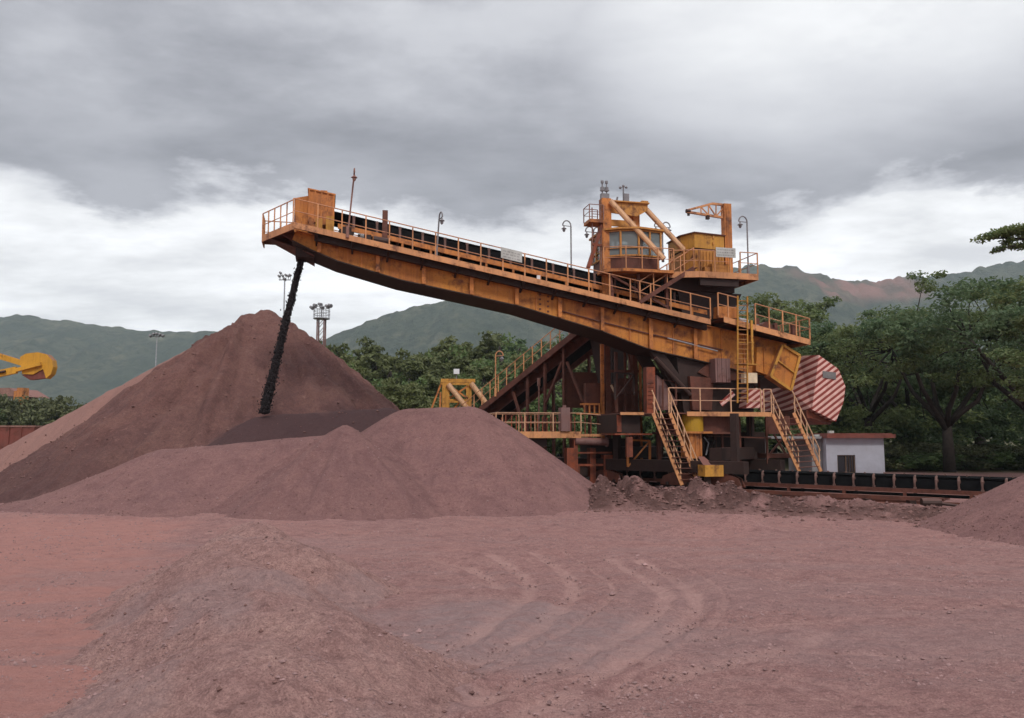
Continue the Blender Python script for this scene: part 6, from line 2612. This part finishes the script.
RT = [tree_meshes('rain_tree', 101, 13.5, 8.0, 'rain', 40, 560, .13, 'rain_tree_leaves', .36, .24),
      tree_meshes('rain_tree', 102, 12.5, 7.0, 'rain', 38, 560, .13, 'dark_tree_leaves', .32, .30),
      tree_meshes('rain_tree', 103, 12.0, 6.5, 'rain', 36, 560, .13, 'rain_tree_leaves', .28, .26)]
DT = [tree_meshes('dark_tree', 111, 12.0, 5.5, 'wood', 38, 480, .14, 'dark_tree_leaves', .26, .22),
      tree_meshes('dark_tree', 112, 10.5, 5.0, 'wood', 36, 480, .14, 'rain_tree_leaves', .24, .22)]
WD = [tree_meshes('wood_tree', 121, 13.0, 6.0, 'wood', 40, 240, .27, 'wood_leaves', .28, .25),
      tree_meshes('wood_tree', 122, 12.0, 6.5, 'rain', 42, 240, .27, 'wood_leaves_olive', .28, .28),
      tree_meshes('wood_tree', 123, 14.0, 5.5, 'wood', 40, 240, .27, 'dark_tree_leaves', .28, .25)]
SB = [tree_meshes('shrub', 131, 3.2, 2.4, 'bush', 26, 260, .13, 'shrub_leaves', .07, .12),
      tree_meshes('shrub', 132, 2.6, 2.8, 'bush', 26, 260, .13, 'wood_leaves', .07, .12)]


def at(px, Y):
    return P(px, 440, Y).x


def ht(py, Y):
    return P(512, py, Y).z


gr_ = 'big trees right of the stacker'
# (px, top py, Y, mesh, natural height, spread scale, rz, label)
big = [
    (948, 279, 60, RT[0], 13.5, 1.00, 0.3, 'largest spreading tree right of the white building, with a dark forked trunk', 'spreading_tree'),
    (868, 296, 68, RT[1], 12.5, 0.95, 1.7, 'dark spreading tree rising directly behind the white building', 'spreading_tree'),
    (1040, 246, 52, RT[1], 12.5, 1.05, 4.1, 'dark overhanging tree at the right edge behind the conveyor', 'spreading_tree'),
    (806, 300, 76, DT[1], 10.5, 1.25, 0.9, 'leafy green tree showing behind the striped counterweight', 'broadleaf_tree'),
    (760, 288, 84, RT[2], 12.0, 1.1, 2.2, 'flat-topped tree showing just right of the rear walkway rail', 'spreading_tree'),
    (905, 300, 80, DT[0], 12.0, 1.3, 3.0, 'dense dark tree in the gap between the two spreading trees', 'broadleaf_tree'),
    (1060, 268, 66, RT[2], 12.0, 1.15, 5.1, 'half hidden tree behind the overhanging tree at the right edge', 'spreading_tree'),
    (980, 300, 86, DT[1], 10.5, 1.4, 2.6, 'bushy tree behind the largest spreading tree', 'broadleaf_tree'),
    (845, 318, 92, DT[0], 12.0, 1.3, 0.2, 'tree of the back row, left of the white building roof', 'broadleaf_tree'),
    (718, 302, 92, DT[1], 10.5, 1.3, 1.2, 'tree glimpsed under the upper platform of the stacker', 'broadleaf_tree'),
    (1130, 285, 60, DT[0], 12.0, 1.2, 1.9, 'tree just beyond the right edge', 'broadleaf_tree'),
]
for px, py, Y, ms, nh, sp_, rz, lab, nm in big:
    H_ = ht(py, Y)
    plant(nm, ms, at(px, Y), Y, sp_ * H_ / nh * .95, rz, lab, 'tree', gr_, sz=H_ / nh)

# near tree out of the frame whose limb reaches in at the top right
NTm = tree_meshes('limb_tree', 141, 12.5, 6.2, 'rain', 40, 620, .12, 'rain_tree_leaves', .34, .30)
px_, Y = 1150, 37
o_ = thing('spreading_tree', 'near tree whose leafy limb reaches in at the top right corner of the view', 'tree', (at(px_, Y), Y, 0), gr_)
mesh_obj('trunk', NTm[0], o_)
mesh_obj('crown', NTm[1], o_)
lb = MB()
c0 = P(1120, 290, 37)
tip = P(982, 239, 37)
mid_ = P(1035, 240, 37)
lb.tube([P(1150, 330, 37), c0, P(1070, 250, 37), mid_, P(1005, 238, 37), tip], [.22, .18, .12, .08, .05, .02], 7)
lb.tube([P(1035, 241, 37), P(1012, 246, 36.6), P(997, 251, 36.4)], [.05, .03, .015], 5)
part('limb', lb, 'bark', o_)
rs_ = np.random.RandomState(9)
V = []
for (px, py, r0, n_) in ((982, 239, .42, 150), (990, 236, .45, 240), (1000, 233, .55, 420), (1010, 231, .55, 460), (1018, 229, .6, 500), (1026, 234, .7, 560), (1008, 241, .35, 200), (1000, 249, .32, 170), (1010, 246, .38, 200), (994, 252, .20, 60), (1022, 246, .45, 260), (1040, 230, .9, 700), (1060, 238, 1.0, 800)):
    c = np.array(P(px, py, 37))
    d_ = rs_.normal(0, 1, (n_, 3)); d_ /= np.linalg.norm(d_, axis=1)[:, None]
    pts = c + d_ * (rs_.rand(n_) ** .5)[:, None] * r0 * np.array([1.1, 1.3, .42])
    L_ = .075 * rs_.uniform(.6, 1.5, n_)[:, None]
    nrm = rs_.normal(0, .5, (n_, 3)) + np.array([0, 0, .8]); nrm /= np.linalg.norm(nrm, axis=1)[:, None]
    t1 = np.cross(nrm, rs_.normal(0, 1, (n_, 3))); t1 /= np.linalg.norm(t1, axis=1)[:, None]
    t2 = np.cross(nrm, t1)
    V.append(np.stack([pts - t1 * L_, pts - t2 * L_ * .5, pts + t1 * L_, pts + t2 * L_ * .5], 1))
V = np.concatenate(V) - np.array(wloc(o_))
mesh_obj('foliage', quads_mesh('limb_foliage', V, 'rain_tree_leaves'), o_)

# the wood between the pile and the stacker
r_ = random.Random(77)
sil = [(250, 352), (300, 345), (322, 337), (345, 339), (372, 336), (400, 338), (425, 345), (450, 342), (475, 335), (500, 324), (520, 317), (545, 319), (575, 325), (620, 330), (680, 320), (740, 305), (790, 300)]


def sil_y(px):
    for a, b in zip(sil[:-1], sil[1:]):
        if a[0] <= px <= b[0]:
            return a[1] + (b[1] - a[1]) * (px - a[0]) / (b[0] - a[0])
    return sil[-1][1]


wood_lab = ['dense bushy tree in the green wood between the tallest pile and the stacker',
            'olive flat-topped tree in the green wood between the tallest pile and the stacker',
            'dark tall tree in the green wood between the tallest pile and the stacker']
rows = [(118, 0, 21), (100, 10, 22), (84, 26, 24), (70, 44, 26)]
for Yr, drop, step in rows:
    px = 268 + r_.uniform(0, 10)
    lim = 800 if Yr > 90 else 720
    while px < lim:
        Y = Yr + r_.uniform(-5, 5)
        kx = r_.choice((0, 0, 1, 2, 1))
        ms = WD[kx]
        nh = (13.0, 12.0, 14.0)[kx]
        H_ = ht(sil_y(px) + drop + r_.uniform(-3, 8), Y)
        if not (Y < 76 and px > 560):
            plant('broadleaf_tree' if kx != 1 else 'spreading_tree', ms, at(px, Y), Y, H_ / nh * r_.uniform(.85, 1.1) * (1.0 if Yr < 90 else .9), r_.uniform(0, 6.28), wood_lab[kx], 'tree', wood_lab[kx].split(' in ')[0] + 's of the middle wood', sz=H_ / nh)
        px += step * r_.uniform(.75, 1.25)
# skyline sprigs
for px, py, Y in ((319, 333, 122), (343, 333, 121), (502, 321, 112), (516, 315, 112), (445, 338, 118)):
    H_ = ht(py, Y)
    plant('broadleaf_tree', WD[0], at(px, Y), Y, .75 * H_ / 13, px, wood_lab[0], 'tree', 'dense bushy trees of the middle wood', sz=H_ / 13)

# shrubs left, and the green understorey on the right
for i, (px, py) in enumerate(((-14, 396), (2, 394), (15, 396), (28, 400), (41, 396), (52, 399), (63, 400), (76, 397), (86, 402), (98, 405))):
    Y = 105 + (i * 7) % 9
    H_ = ht(py, Y)
    plant('shrub', SB[i % 2], at(px, Y), Y, H_ / 3.2 * .8, i * 1.3, 'rounded olive shrub in the hedge-like row below the left hill', 'shrub', 'shrubs below the left hill', sz=H_ / 3.0)
i = 0
for px in range(872, 1110, 13):
    Y = 62 + (i * 5) % 14
    py = 440 + (i * 7) % 13
    H_ = max(1.2, ht(py, Y))
    plant('shrub', SB[i % 2], at(px, Y), Y, .9 + .1 * (i % 4), i * 2.1, 'leafy green bush under the big trees, right of the white building', 'shrub', 'bushes under the big trees', sz=max(.6, H_ / 3.0))
    i += 1
# a far-off wood closing the view between the trunks
V = []
rs_ = np.random.RandomState(12)
n_ = 90000
px = rs_.uniform(560, 1180, n_)
Yv = rs_.uniform(98, 112, n_)
X_w = (px - 512) / FPX * Yv
top_ = 12.5 + 3.0 * fbm(X_w * .12, Yv * .12, 4, 91) + 1.5 * fbm(X_w * .5, Yv * .5, 3, 92)
Z_w = top_ * (1 - ((Yv - 105) / 9.5) ** 2 * .5) * rs_.rand(n_) ** .45
c = np.stack([X_w, Yv, Z_w], 1)
L_ = .34 * rs_.uniform(.6, 1.3, n_)[:, None]
nrm = rs_.normal(0, .6, (n_, 3)) + np.array([0, -.3, .7]); nrm /= np.linalg.norm(nrm, axis=1)[:, None]
t1 = np.cross(nrm, rs_.normal(0, 1, (n_, 3))); t1 /= np.linalg.norm(t1, axis=1)[:, None]
t2 = np.cross(nrm, t1)
V = np.stack([c - t1 * L_, c - t2 * L_ * .55, c + t1 * L_, c + t2 * L_ * .55], 1)
tag(mesh_obj('woodland', quads_mesh('woodland', V, 'wood_leaves')), 'far-off mass of woodland closing the view behind the trees', 'woodland', kind='stuff')
